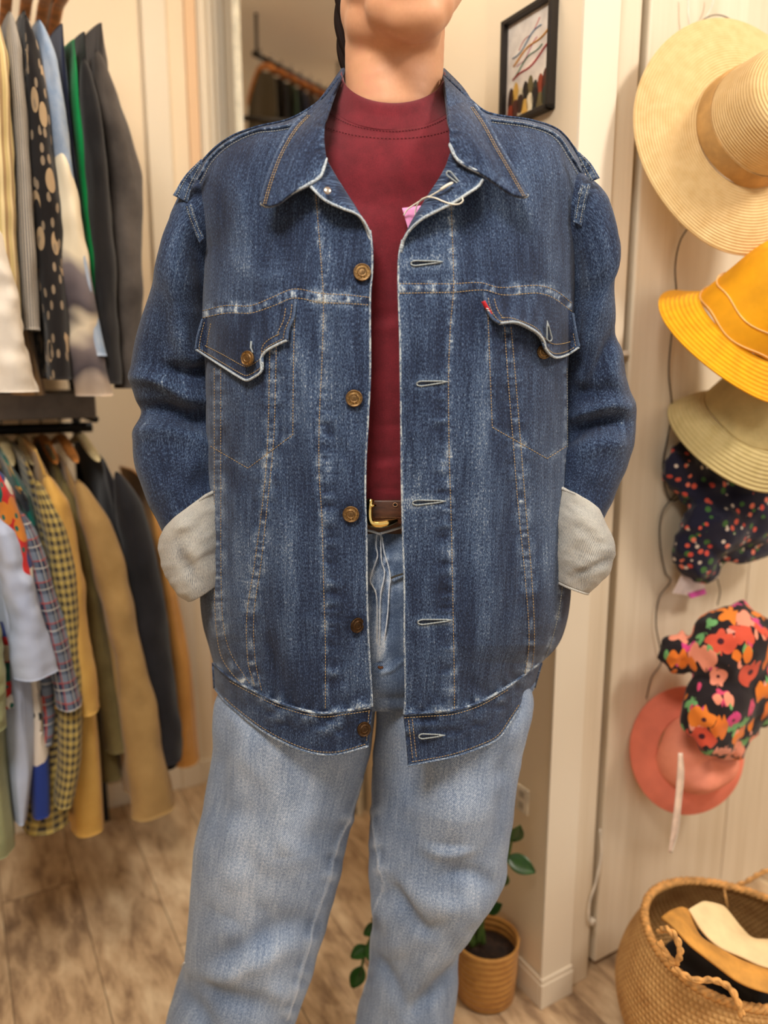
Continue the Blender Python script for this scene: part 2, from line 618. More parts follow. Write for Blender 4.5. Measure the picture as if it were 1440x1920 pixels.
# ---------------------------------------------------------------- framed picture
M_FRAME = plain('black_frame', (34, 28, 26), 0.45)
M_PAPER = plain('print_paper', (238, 226, 214), 0.6)
pic = thing('picture_frame', room(0.884, 1.047, 1.63), 'small black-framed colourful print hanging on the narrow cream wall', 'picture')
b0, b1, z0, z1 = 0.984, 1.110, 1.617, 1.786
fr = MB()
for c, s in ((((b0 + b1) / 2, z0 + .004), (b1 - b0, .008)), (((b0 + b1) / 2, z1 - .004), (b1 - b0, .008)),
             ((b0 + .004, (z0 + z1) / 2), (.008, z1 - z0)), ((b1 - .004, (z0 + z1) / 2), (.008, z1 - z0))):
    fr.box((0.877, c[0], c[1]), (0.016, s[0], s[1]), RM)
fr.build('frame', M_FRAME, pic, smooth=False, bevel=0.001)
MB().box((0.882, (b0 + b1) / 2, (z0 + z1) / 2), (0.004, b1 - b0 - .012, z1 - z0 - .012), RM).build('paper', M_PAPER, pic, smooth=False)
pc = [((196, 60, 60), 'red_ink'), ((70, 120, 160), 'blue_ink'), ((226, 160, 60), 'orange_ink'), ((190, 60, 120), 'pink_ink'), ((60, 120, 90), 'green_ink')]
rnd = random.Random(3)
for i in range(6):
    pts = []
    zc = z1 - 0.040 - i * 0.003; bc = (b0 + b1) / 2
    for k in range(14):
        u = k / 13
        pts.append(room(0.8795, bc + (0.5 - u) * (0.05 + 0.02 * (i % 3)) + 0.008 * math.sin(i * 2.3), zc - 0.006 * i + 0.030 * (u - 0.5) + 0.004 * math.sin(u * 7 + i * 2.7)))
    c, nm = pc[i % 5]
    MB().tube(pts, 0.0009 + 0.0009 * (i % 3), 5, flat=0.4).build('painted_stroke', plain(nm, c, 0.6), pic)
bl = [(58, 34, 26), (30, 24, 26), (150, 60, 34), (222, 176, 84), (108, 96, 60), (84, 44, 34), (236, 222, 190), (44, 50, 44)]
for i in range(16):
    uu = (i % 8) / 7
    bc = b1 - 0.02 - uu * (b1 - b0 - 0.04)
    hh = 0.052 if i < 8 else 0.03
    c = bl[(i * 3 + (2 if i > 7 else 0)) % 8]
    zc = z0 + 0.010 + hh / 2 + 0.006 * math.sin(i * 2.1)
    ph = np.linspace(0, 2 * math.pi, 14, endpoint=False)
    V = [room(0.8798 - 0.0003 * (i // 8), bc + 0.0085 * math.cos(p), zc + hh / 2 * math.sin(p)) for p in ph]
    V2 = [room(0.8806, bc + 0.0085 * math.cos(p), zc + hh / 2 * math.sin(p)) for p in ph]
    MB().raw(V + V2, [tuple(range(14)), tuple(range(27, 13, -1))] + [(k, (k + 1) % 14, 14 + (k + 1) % 14, 14 + k) for k in range(14)]).build('painted_figure', plain('figure_ink_%d' % (((i * 3 + (2 if i > 7 else 0)) % 8)), c, 0.6), pic, smooth=False)

# ---------------------------------------------------------------- leaning mirror
M_MIRROR = NT('mirror_glass', 0.0, 1.0).color((236, 232, 224)).m
M_MFRAME = plain('pale_mirror_frame', (226, 220, 200), 0.4)
mA = np.array([0.690, 1.93]); mB = np.array([0.893, 1.660])
md = (mB - mA) / np.linalg.norm(mB - mA); mn = np.array([md[1], -md[0]])
if mn.dot(-mA) < 0:
    mn = -mn
mL = np.linalg.norm(mB - mA)
mir = thing('floor_mirror', room(*((mA + mB) / 2), 0), 'tall pale-framed floor mirror angled in the corner reflecting a clothes rail', 'mirror')
MH = 2.35; LEAN = 0.004


def mp(s, z, off):
    b = mA + md * s + mn * (off - LEAN * z / MH)
    return room(b[0], b[1], z)


def mslab(name, s0, s1, z0, z1, o0, o1, mat, bevel=0.0):
    V = [mp(s, z, o) for s in (s0, s1) for o in (o0, o1) for z in (z0, z1)]
    MB().raw(V, [(0, 1, 3, 2), (4, 6, 7, 5), (0, 4, 5, 1), (2, 3, 7, 6), (0, 2, 6, 4), (1, 5, 7, 3)]).build(name, mat, mir, smooth=False, bevel=bevel)


mslab('mirror_glass', 0.008, mL - 0.008, 0.02, MH - 0.02, 0.0, 0.006, M_MIRROR)
mslab('frame_stile', 0, 0.016, 0, MH, -0.004, 0.014, M_MFRAME, 0.002)
mslab('frame_stile', mL - 0.016, mL, 0, MH, -0.004, 0.014, M_MFRAME, 0.002)
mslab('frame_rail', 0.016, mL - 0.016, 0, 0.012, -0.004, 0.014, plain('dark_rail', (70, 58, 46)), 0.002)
mslab('frame_rail', 0.016, mL - 0.016, MH - 0.02, MH, -0.004, 0.014, M_MFRAME, 0.002)

# ================================================================== THE PERSON
ROOT_Y = 0.98
person = thing('person', (0, ROOT_Y, 0), 'person in open blue denim jacket, maroon top and light jeans, hands in pockets', 'person')

# ---- jacket front: depth of the cloth below every pixel of the traced outline
SIL_L = np.array([(200, 340), (345, 352), (375, 358), (410, 369), (460, 383), (595, 379), (700, 385), (900, 386), (1000, 383), (1060, 378), (1120, 375), (1170, 380), (1210, 391), (1245, 400), (1500, 402)], float)
SIL_R = np.array([(200, 1112), (335, 1100), (370, 1092), (420, 1082), (500, 1079), (585, 1076), (640, 1069), (700, 1065), (960, 1065), (1000, 1067), (1060, 1071), (1120, 1070), (1170, 1062), (1210, 1046), (1243, 1015), (1290, 1002), (1500, 1000)], float)
TOP = np.array([(325, 366), (345, 345), (385, 298), (430, 258), (480, 238), (545, 222), (600, 190), (640, 140), (830, 140), (880, 185), (915, 212), (1000, 226), (1050, 246), (1085, 295), (1100, 322), (1125, 336)], float)


def yfront(px, py):
    px = np.asarray(px, float); py = np.asarray(py, float)
    xl = np.interp(py, SIL_L[:, 0], SIL_L[:, 1]); xr = np.interp(py, SIL_R[:, 0], SIL_R[:, 1])
    c = (xl + xr) / 2; hw = (xr - xl) / 2
    u = np.clip(np.abs(px - c) / hw, 0, 1)
    D = 0.115 + 0.045 * np.clip((py - 600) / 700, 0, 1)
    Y = 0.868 + D * (1 - np.sqrt(np.clip(1 - u**3.2, 0, 1)))
    Y = Y + 0.030 * np.clip((650 - py) / 350, 0, 2) ** 2 * 0.8
    ty = np.interp(px, TOP[:, 0], TOP[:, 1])
    t = np.clip((py - ty) / 170, 0, 1)
    Y = Y + 0.050 * (1 - np.sqrt(1 - (1 - t) ** 3 * 0.9999))
    return Y


# seam lines, traced
YOKE_L = [(379, 583), (423, 573), (470, 573), (507, 559), (551, 542), (601, 550), (651, 553), (696, 558)]
YOKE_L2 = [(379, 596), (426, 587), (470, 587), (514, 573), (551, 559), (601, 567), (651, 569), (696, 572)]
YOKE_R = [(748, 532), (800, 532), (850, 532), (900, 530), (937, 539), (1002, 535), (1027, 539), (1047, 548), (1075, 571)]
YOKE_R2 = [(749, 550), (800, 549), (850, 548), (908, 544), (944, 553), (1009, 550), (1038, 559), (1075, 586)]
PLK_L = [(590, 345), (593, 375), (596, 412), (602, 490), (606, 550), (606, 600), (603, 694), (599, 778), (598, 875), (604, 981), (607, 1106), (610, 1200), (610, 1333)]
PLK_R = [(846, 385), (848, 440), (850, 497), (850, 548), (845, 605), (841, 699), (842, 839), (846, 978), (849, 1117), (852, 1290), (852, 1331)]
LO1 = [(402, 690), (402, 900), (402, 1106), (406, 1184), (415, 1231), (434, 1262), (452, 1280)]
LO2 = [(414, 690), (414, 900), (415, 1106), (420, 1180), (433, 1226), (455, 1262), (470, 1284)]
LI1 = [(506, 650), (505, 700), (502, 825), (495, 919), (477, 1059), (463, 1153), (465, 1240), (478, 1288)]
LI2 = [(518, 650), (517, 700), (513, 825), (504, 919), (489, 1059), (476, 1153), (479, 1240), (491, 1296)]
RI1 = [(946, 612), (951, 690), (962, 828), (971, 943), (986, 1099), (992, 1203), (984, 1268)]
RI2 = [(958, 612), (965, 690), (976, 828), (985, 943), (998, 1099), (1002, 1203), (996, 1262)]
RO1 = [(1063, 690), (1064, 839), (1062, 978), (1058, 1047), (1050, 1134), (1034, 1203), (1020, 1238)]
LS = [(385, 700), (386, 900), (384, 1000)]
PK_L = [(553, 566), (551, 640), (550, 700), (549, 815), (465, 878), (390, 834)]
PK_R = [(914, 560), (916, 620), (919, 700), (923, 801), (1026, 860), (1063, 836)]
HEM_L = [(400, 1243), (430, 1270), (470, 1292), (530, 1320), (600, 1337), (650, 1332), (698, 1325)]
HEM_R = [(757, 1339), (800, 1336), (850, 1332), (900, 1316), (955, 1285), (1012, 1243)]
ARM_L = [(352, 378), (362, 405), (383, 460)]
EDGE_L = [(698, 1325), (696, 1280), (691, 1200), (688, 1100), (687, 1000), (685, 930), (686, 860), (690, 790), (694, 700), (694, 560), (698, 500), (697, 455), (694, 432)]
EDGE_R = [(757, 1339), (760, 1300), (758, 1200), (758, 1100), (755, 1000), (753, 900), (752, 800), (750, 640), (747, 540), (748, 480), (754, 450)]
PAIRS = [(YOKE_L, YOKE_L2, 2.2), (YOKE_R, YOKE_R2, 1.8), (LO1, LO2, 1.4), (LI1, LI2, 1.4), (RI1, RI2, 1.4)]
SINGLES = [(PLK_L, 1.2), (PLK_R, 1.2), (PK_L, 0.8), (PK_R, 0.8), (RO1, 1.2)]
BT = [(679, 511), (664, 747), (658, 964), (669, 1172), (682, 1367)]
BH = [(770, 494, 822, 491), (781, 720, 832, 716), (773, 943, 828, 940), (783, 1167, 840, 1163), (785, 1381, 826, 1379)]
# soft folds of the cloth: polyline, height in mm, width in px
FOLDS = [([(430, 480), (500, 520), (560, 500)], 1.2, 16), ([(440, 300), (450, 420), (470, 560)], 2.2, 26), ([(520, 420), (540, 480), (545, 540)], -1.6, 18),
         ([(970, 300), (1000, 420), (1040, 520)], 2.0, 26), ([(900, 400), (915, 470), (925, 525)], -1.4, 16), ([(560, 620), (580, 760), (570, 900)], 1.4, 16),
         ([(440, 920), (445, 1050), (440, 1180)], 2.2, 22), ([(545, 950), (540, 1100), (548, 1280)], 2.0, 24), ([(650, 600), (645, 800), (640, 1000), (655, 1200)], 1.2, 22),
         ([(890, 620), (900, 800), (910, 1000), (920, 1200)], 2.2, 26), ([(800, 600), (795, 800), (800, 1000)], 1.0, 20), ([(1030, 900), (1030, 1000), (1020, 1120)], 2.0, 20),
         ([(940, 960), (950, 1100), (940, 1230)], -1.6, 18), ([(500, 1180), (520, 1240), (540, 1300)], -2.0, 16), ([(600, 790), (640, 840), (660, 870)], -1.0, 10),
         ([(655, 520), (668, 536), (680, 552)], 1.4, 4), ([(700, 1290), (650, 1315), (600, 1320)], -1.5, 12), ([(430, 600), (450, 620), (440, 650)], 1.5, 10),
         ([(775, 520), (790, 545)], 1.0, 6), ([(400, 330), (420, 400), (400, 480)], -2.2, 20), ([(1060, 330), (1050, 420), (1060, 500)], -2.2, 20),
         ([(570, 1150), (600, 1180)], 1.0, 14), ([(860, 1260), (900, 1290)], -1.4, 12), ([(385, 880), (420, 900), (440, 960)], 1.4, 14)]


def detail(px, py):
    """(height in metres, wear) of seams, folds and fading"""
    h = np.zeros(px.shape); wr = np.zeros(px.shape)
    h += 0.0022 * noise(px / 60, py / 190, 1) + 0.0009 * noise(px / 22, py / 80, 2) + 0.0004 * noise(px / 9, py / 22, 3)
    wr += 0.14 * noise(px / 26, py / 220, 4) + 0.12 * noise(px / 90, py / 110, 5)
    for A, B, k in PAIRS:
        mid = (curve(A, 40) + curve(B, 40)) / 2
        d, s, sd = dist_poly(px, py, mid)
        hw = 8.0
        band = 1 / (1 + np.exp((d - hw) / 1.4))
        pk = noise(s / 7.0, d * 0.08, 6) * 0.7 + noise(s / 3.5, d * .1, 7) * 0.3
        h += band * (0.0010 + 0.0011 * pk) + 0.0009 * gauss(d - hw - 9, 12) * noise(s / 11.0, d * 0.03, 8)
        wr += band * (0.12 + 0.75 * np.clip(pk, -0.6, 1)) * k * 0.62 + 0.16 * k * gauss(d - hw - 2, 9) * (0.5 + noise(s / 9, d * .06, 9))
        h -= 0.0010 * gauss(d - hw - 1.5, 1.6)
    for A, k in SINGLES:
        d, s, sd = dist_poly(px, py, curve(A, 50, sharp=(A is PK_L or A is PK_R)))
        h += -0.0006 * gauss(d, 2.0) + 0.0004 * gauss(d - 4, 3) * noise(s / 7, 0, 10)
        wr += 0.30 * k * gauss(d - 3, 4) * (0.4 + noise(s / 8, d * .1, 11)) + 0.12 * k * gauss(d, 12)
    # puckers inside the button plackets
    for A, sg, ex in ((PLK_L, 1, 698), (PLK_R, -1, 748)):
        xs = np.interp(py, [p[1] for p in A], [p[0] for p in A])
        q = (px - xs) * sg
        ins = (q > 0) & (q < 100)
        ph = noise(py / 15.0, 0.1, 12 + sg) * 0.65 + 0.35 * noise(py / 7, q / 30, 14)
        amt = np.clip((py - 640) / 200, 0.15, 1)
        a = np.where(ins, np.exp(-((q - 14) / 15.0) ** 2), 0) * amt
        h += 0.0026 * ph * a
        wr += 0.50 * ph * a
        h += 0.0012 / (1 + np.exp(-q / 1.5))
    # pocket bags show through
    for A, sg in ((PK_L, 1), (PK_R, -1)):
        d, s, sd = dist_poly(px, py, curve(A, 60, True))
        wr += 0.2 * gauss(d - 7, 6) * noise(s / 16, d * .03, 15)
    for A, a, wd in FOLDS:
        d, s, sd = dist_poly(px, py, curve(A, 12))
        L = s.max() + 1
        e = np.clip(np.minimum(s, L - s) / (0.3 * L), 0.0, 1) ** 0.5
        h += a * 0.001 * gauss(d, wd) * e
        wr += np.sign(a) * 0.10 * min(abs(a), 2) * gauss(d, wd * 0.8) * e
    # the faded front edges and the hem
    for A in (EDGE_L, EDGE_R):
        d, s, sd = dist_poly(px, py, curve(A, 60))
        wr += 0.7 * gauss(d, 2.2) + 0.10 * gauss(d, 14)
    for A in (HEM_L, HEM_R):
        d, s, sd = dist_poly(px, py, curve(A, 50))
        pk = noise(s / 12, d * .05, 17)
        h += 0.0022 * pk * gauss(d - 8, 16) + 0.0012 * gauss(d, 3)
        wr += 0.45 * gauss(d - 5, 10) * (0.3 + pk) + 0.3 * gauss(d, 3)
    for x, y in BT[:4]:
        d = np.hypot(px - x, py - y)
        wr += -0.25 * gauss(d - 17, 5)
        h += -0.0006 * gauss(d, 16)
    for x0, y0, x1, y1 in BH:
        d, s, sd = dist_poly(px, py, [(x0, y0), (x1, y1)])
        wr += 0.30 * gauss(d - 8, 7)
    d, s, sd = dist_poly(px, py, [(330, 372), (352, 380), (383, 462)])
    wr += 0.3 * gauss(d, 7)
    return h, wr


_lo = {}


def ysurf(px, py, off=0.0):
    px = np.asarray(px, float); py = np.asarray(py, float)
    h, _ = detail(np.atleast_1d(px), np.atleast_1d(py))
    return yfront(px, py) - h.reshape(px.shape) - off


def on_cloth(poly, n, off=0.0, sharp=False):
    c = curve(poly, n, sharp)
    return up(c[:, 0], c[:, 1], ysurf(c[:, 0], c[:, 1], off))


def side_uv(P, px, py):
    return np.stack([P[..., 0] + P[..., 1] * np.sign(P[..., 0]) * 0.9, P[..., 2]], -1)


jk = MB()
SH_L = [(352, 350), (385, 299), (430, 260), (480, 240), (545, 224), (600, 190), (640, 142)]
SH_R = [(832, 142), (880, 187), (915, 213), (1000, 228), (1050, 248), (1085, 297), (1094, 330)]
left_edge = [(400, 1243), (391, 1210), (380, 1170), (375, 1120), (378, 1060), (383, 1000), (386, 900), (385, 700), (379, 595), (383, 460), (369, 410), (358, 375), (352, 350)]
right_edge = [(1015, 1243), (1046, 1210), (1062, 1170), (1070, 1120), (1071, 1060), (1067, 1000), (1065, 960), (1065, 700), (1069, 640), (1076, 585), (1079, 500), (1082, 420), (1092, 370), (1094, 330)]
inner_L = EDGE_L + [(672, 395), (640, 345), (612, 300), (606, 255), (612, 205), (640, 142)]
inner_R = EDGE_R + [(770, 420), (800, 370), (832, 318), (846, 285), (845, 230), (838, 180), (832, 142)]


def ylist(poly):
    """re-space a bottom-to-top outline evenly in height with some arc length"""
    return curve(poly, 430)


sidew = lambda s: 1 - (1 - s) ** 1.0
wl = lambda s: s ** 1.7
wr_ = lambda s: 1 - (1 - s) ** 1.7
GL = coons(ylist(left_edge), ylist(inner_L), HEM_L, SH_L, 430, 150, wl)
GR = coons(ylist(inner_R), ylist(right_edge), HEM_R, SH_R, 430, 150, wr_)
for G, fl in ((GL, True), (GR, True)):
    px, py = G[..., 0], G[..., 1]
    h, wr = detail(px, py)
    P = up(px, py, yfront(px, py) - h)
    jk.grid(P, side_uv(P, px, py), wr, flip=True)
# pale turned edges along the opening
for A in (EDGE_L, EDGE_R):
    jk.tube(on_cloth(A, 200, 0.0004), 0.0012, 6, wear=0.75 + 0.25 * np.repeat(noise(np.arange(200) / 1.5, 0, 23), 6))
# back of the jacket, from side seam to side seam
nb = 60
Lc = ylist(left_edge)[::8]; Rc = ylist(right_edge)[::8]
PL = up(Lc[:, 0], Lc[:, 1], yfront(Lc[:, 0], Lc[:, 1])); PR = up(Rc[:, 0], Rc[:, 1], yfront(Rc[:, 0], Rc[:, 1]))
s = np.linspace(0, 1, nb)[None, :, None]
PB = PL[:, None] * (1 - s) + PR[:, None] * s
bulge = (np.sin(np.pi * s[..., 0]) ** 0.55)
zz = np.linspace(0, 1, len(PL))[:, None]
depth = 0.13 + 0.03 * zz - 0.10 * np.clip((zz - 0.82) / 0.18, 0, 1) ** 2
PB[..., 1] += bulge * depth
PB[..., 1] += 0.004 * noise(s[..., 0] * 12 + 0 * zz, zz * 4, 21)
shp = []
for SHp in (SH_L, SH_R):
    c = curve(SHp, 60)
    shp.append(up(c[:, 0], c[:, 1], yfront(c[:, 0], c[:, 1])))
SHL3, SHR3 = shp
allp = np.concatenate([SHL3[SHL3[:, 2] < 1.475], SHR3[SHR3[:, 2] < 1.475]])
allp = allp[np.argsort(allp[:, 0])]
xt = PB[-1, :, 0]
tgt = np.stack([xt, np.interp(xt, allp[:, 0], allp[:, 1]) + 0.012 + 0.085 * bulge[0], np.interp(xt, allp[:, 0], allp[:, 2]) - 0.012 * bulge[0]], -1)
wgt = np.clip((zz - 0.62) / 0.38, 0, 1)[..., None]
wgt = wgt * wgt * (3 - 2 * wgt)
wy = np.ones(3)
PB = PB + (tgt - PB[-1])[None] * wgt
PB[..., 2] = np.minimum(PB[..., 2], tgt[None, :, 2])
jk.grid(PB, np.stack([PB[..., 0], PB[..., 2]], -1), 0.0, flip='back')
# yoke over the shoulders: joins the front shoulder line to the top of the back
for PT in (SHL3, SHR3):
    q = np.stack([np.interp(PT[:, 0], xt, tgt[:, k]) for k in range(3)], -1)
    t = np.linspace(0, 1, 18)[:, None, None]
    Y = PT[None] * (1 - t) + q[None] * t
    lift = np.interp(np.linspace(0, 1, 60), [0, .5, 1], [.5, 1, 1]) if PT is SHL3 else np.interp(np.linspace(0, 1, 60), [0, .5, 1], [1, 1, .5])
    Y[..., 2] += np.sin(np.pi * np.clip(t[..., 0] * 1.15, 0, 1)) * 0.014 * lift[None]
    jk.grid(Y, side_uv(Y, 0, 0), 0.05)
jacket = jk.build('denim_jacket', M_DENIM, person, solid=0.0022, offset=-1)
jacket['label'] = 'open dark blue denim jacket with brass buttons'


def stitches(mb, poly, off=0.0008, pitch=5.6, ln=3.9, r=0.00042, surf=None, sharp=False):
    c = curve(poly, 240, sharp)
    d = np.r_[0, np.cumsum(np.hypot(*np.diff(c, axis=0).T))]
    k = int(d[-1] / pitch)
    st = (np.arange(k) + 0.1) * pitch
    pts = np.concatenate([st, st + ln * 0.5, st + ln])
    x = np.interp(pts, d, c[:, 0]); y = np.interp(pts, d, c[:, 1])
    P = (up(x, y, ysurf(x, y, off)) if surf is None else surf(x, y, off)).reshape(3, k, 3)
    for i in range(k):
        q = P[:, i].copy()
        q[1] += np.array([0, -0.0003, 0])
        mb.tube(q, [r * 0.7, r, r * 0.7], 5)


sp = MB()
for ln in (YOKE_L, YOKE_L2, PLK_L, LI1, LI2, LO1, LO2, YOKE_R, YOKE_R2, PLK_R, RI1, RI2):
    stitches(sp, ln)
stitches(sp, PK_L, sharp=True); stitches(sp, PK_R, sharp=True)
sp.build('stitching', M_THREAD, jacket)['label'] = 'tan double stitching along the seams'
for ln in (RO1, [(555, 232), (520, 238), (480, 243), (430, 264), (392, 296), (372, 330), (358, 352)], [(556, 238), (520, 245), (480, 250), (432, 272), (398, 303), (380, 335), (366, 358)],
           [(357, 384), (369, 412), (381, 448)], [(352, 388), (363, 418), (377, 455)],
           [(920, 222), (1000, 234), (1046, 253), (1076, 296), (1090, 322)], [(922, 229), (1000, 241), (1040, 259), (1068, 300), (1084, 328)],
           [(1097, 345), (1089, 372), (1083, 418)], [(1104, 346), (1096, 374), (1088, 424)]):
    sp = MB()
    stitches(sp, ln, 0.0016, 5.0, 3.6, 0.0005)
    sp.build('stitching', M_THREAD2, jacket)['label'] = 'pale stitching'

# raised shoulder seams
for ln in ([(556, 234), (520, 241), (480, 246), (431, 268), (395, 299), (376, 332), (358, 354)], [(920, 226), (1000, 238), (1043, 256), (1072, 298), (1092, 328)]):
    c = curve(ln, 80)
    MB().tube(up(c[:, 0], c[:, 1], ysurf(c[:, 0], c[:, 1], 0.0002)), 0.0040, 8, wear=0.34 + 0.45 * np.repeat(noise(np.arange(80) / 2.2, 0, 22), 8), flat=0.5).build('shoulder_seam', M_DENIM, jacket)

# ---- hem band
hb = MB()
HB_L = [(403, 1291), (420, 1313), (440, 1331), (500, 1375), (570, 1408), (625, 1415), (691, 1399)]
HB_R = [(765, 1436), (800, 1429), (850, 1419), (900, 1402), (935, 1384), (958, 1352), (978, 1322), (1001, 1290)]
for T_, B_, L_, R_, se in ((HEM_L, HB_L, [(403, 1291), (400, 1243)], [(691, 1399), (698, 1325)], wl), (HEM_R, HB_R, [(765, 1436), (757, 1339)], [(1001, 1290), (1014, 1243)], wr_)):
    G = coons(L_, R_, B_, T_, 46, 150, se)
    px, py = G[..., 0], G[..., 1]
    t = np.linspace(0, 1, 46)[:, None] + 0 * px
    hh = 0.0022 * noise(px / 16, py / 12, 31) * np.clip(t * 2.5 - .5, 0, 1) + 0.0014 * noise(px / 40, py / 25, 32)
    dT, sT, _ = dist_poly(px, py, curve(T_, 50)); dB, sB, _ = dist_poly(px, py, curve(B_, 50))
    wr = 0.55 * gauss(dT, 4) * (0.6 + noise(sT / 6, 0, 33)) + 0.55 * gauss(dB, 2.5) + 0.55 * hh / 0.0022 * 0.5
    P = up(px, py, yfront(px, py) - 0.0016 - hh - 0.0012 * gauss(dB - 4, 4))
    hb.grid(P, side_uv(P, px, py), wr, flip=True)
    c = curve(B_, 120)
    hb.tube(up(c[:, 0], c[:, 1], yfront(c[:, 0], c[:, 1]) - 0.0026), 0.0014, 6, wear=0.55)
    c = curve(T_, 120)
    hb.tube(up(c[:, 0], c[:, 1], yfront(c[:, 0], c[:, 1]) - 0.0030), 0.0012, 6, wear=0.40 + 0.5 * np.repeat(noise(np.arange(120) / 4, 0, 27), 6))
# back part of the band
Lp = up([403, 400], [1291, 1243], [yfront(403, 1291), yfront(400, 1243)]); Rp = up([1001, 1014], [1290, 1243], [yfront(1001, 1290), yfront(1014, 1243)])
s = np.linspace(0, 1, 40)[None, :, None]
PBb = Lp[:, None] * (1 - s) + Rp[:, None] * s
PBb[..., 1] += np.sin(np.pi * s[..., 0]) ** 0.55 * 0.13
hb.grid(PBb, np.stack([PBb[..., 0], PBb[..., 2]], -1), 0.1)
band = hb.build('hem_band', M_DENIM, jacket, solid=0.003, offset=-1)
sp = MB()
sfn = lambda x, y, off: up(x, y, yfront(x, y) - 0.0022 - off)
for ln in ([(x, y + 7) for x, y in HEM_L[1:]], [(x, y + 7) for x, y in HEM_R[:-1]], [(x + 1, y - 5) for x, y in HB_L[1:-1]] + [(690, 1394)], [(772, 1428)] + [(x - 2, y - 5) for x, y in HB_R[1:-1]],
           [(692, 1334), (687, 1393)], [(766, 1350), (774, 1424)], [(773, 1348), (781, 1423)]):
    stitches(sp, ln, 0.0016, surf=sfn)
sp.build('stitching', M_THREAD, jacket)['label'] = 'tan stitching on the hem band'


# ---- collar leaves; polylines carry their own depth
def c3(pts):
    return [(x, y, z) for x, y, z in pts]


def near_surf(gx, gy, gY):
    gx, gy, gY = gx.ravel(), gy.ravel(), gY.ravel()

    def f(x, y, off):
        x = np.asarray(x, float); y = np.asarray(y, float)
        Yv = np.array([gY[np.argmin((gx - a) ** 2 + (gy - b) ** 2)] for a, b in zip(x, y)])
        return up(x, y, Yv - off)
    return f


col = MB(); colst = MB(); cole = MB()
for L_, R_, B_ in (
        # left leaf
        ([(489, 381, .868), (497, 352, .871), (508, 318, .876), (524, 280, .886), (548, 240, .905), (575, 211, .935), (606, 176, .97), (640, 128, 1.005)],
         [(612, 297, .878), (608, 258, .888), (612, 215, .905), (626, 170, .945), (645, 127, .995)],
         [(489, 381, .868), (499, 386, .866), (520, 381, .864), (548, 361, .862), (580, 345, .862), (600, 331, .865), (606, 318, .869), (612, 297, .878)]),
        # right leaf
        ([(843, 270, .880), (842, 225, .897), (836, 172, .945), (829, 127, .995)],
         [(990, 366, .868), (974, 338, .872), (958, 310, .877), (938, 276, .888), (914, 232, .908), (890, 196, .94), (868, 163, .97), (834, 128, 1.005)],
         [(843, 270, .880), (850, 287, .874), (860, 301, .868), (880, 314, .864), (905, 326, .862), (935, 345, .862), (962, 363, .864), (980, 368, .866), (990, 366, .868)])):
    T_ = [L_[-1], R_[-1]]
    G = coons(L_, R_, B_, T_, 120, 70)
    px, py = G[..., 0], G[..., 1]
    outer = L_ if L_[0][0] < 700 else R_
    inner = R_ if L_[0][0] < 700 else L_
    dO, sO, _ = dist_poly(px, py, curve(np.array(outer)[:, :2], 50))
    dI, sI, _ = dist_poly(px, py, curve(np.array(inner)[:, :2], 50))
    dB, sB, _ = dist_poly(px, py, curve(np.array(B_)[:, :2], 50))
    hh = 0.0012 * noise(px / 30, py / 40, 41) + 0.0022 * gauss(dI, 16) * noise(sI / 7.5, dI / 26, 42) * np.clip((py - 190) / 60, 0, 1) - 0.0007 * gauss(dO - 11, 2) + 0.0012 * gauss(dB - 10, 12) * noise(sB / 10, 0, 43)
    wr = -0.10 + 0.5 * gauss(dI, 16) * (noise(sI / 7.5, dI / 26, 42)) * np.clip((py - 190) / 60, 0, 1) + 0.15 * gauss(dO - 9, 5) * (0.5 + noise(sO / 6, 0, 44)) + 0.25 * gauss(dB - 8, 8) * (0.4 + noise(sB / 7, 0, 45)) + 0.1 * noise(px / 30, py / 60, 46)
    P = up(px, py, G[..., 2] - hh - 0.006 * gauss(dO - 30, 40) * np.clip((py - 150) / 100, 0, 1))
    col.grid(P, side_uv(P, px, py), wr, flip=True)
    E_ = curve(np.array(B_), 100)
    col.tube(up(E_[:, 0], E_[:, 1], E_[:, 2] - 0.0005), 0.0016, 6, wear=0.95)
    E_ = curve(np.array(B_), 100)
    col.tube(up(E_[:, 0], E_[:, 1] + 1.5, E_[:, 2] + 0.003), 0.0018, 6, wear=0.5)
    E_ = curve(np.array(outer)[:-2], 100)
    col.tube(up(E_[:, 0], E_[:, 1], E_[:, 2] - 0.0003), 0.0013, 6, wear=0.30)
    sg = 1 if L_[0][0] < 700 else -1

    sf = near_surf(px, py, P[..., 1])

    for k_ in (5, 9):
        pl = [(x + sg * k_, y + 2) for x, y, z in outer[:-2]]
        stitches(colst, pl, 0.0012, 5.0, 3.6, 0.00045, surf=sf)
# stand of the collar round the back of the neck
ph = np.linspace(0.02, math.pi - 0.02, 40)
rows = []
for z_, rr, dy in ((1.47, -0.002, 0.0), (1.488, 0.0, 0.003), (1.48, 0.006, 0.012), (1.445, 0.014, 0.02)):
    a_ = up(642, 128, 1.0); b_ = up(832, 128, 1.0)
    cx_ = (a_[0] + b_[0]) / 2; rx_ = (b_[0] - a_[0]) / 2 + rr
    rows.append(np.stack([cx_ - rx_ * np.cos(ph), 1.0 + (0.055 + dy) * np.sin(ph), z_ + (a_[2] - 1.50) + 0 * ph], -1))
P = np.array(rows)
col.grid(P, side_uv(P, 0, 0), 0.0)
collar = col.build('collar', M_DENIM, jacket, solid=0.0035, offset=-1)
colst.build('stitching', M_THREAD, jacket)['label'] = 'tan stitching round the collar'

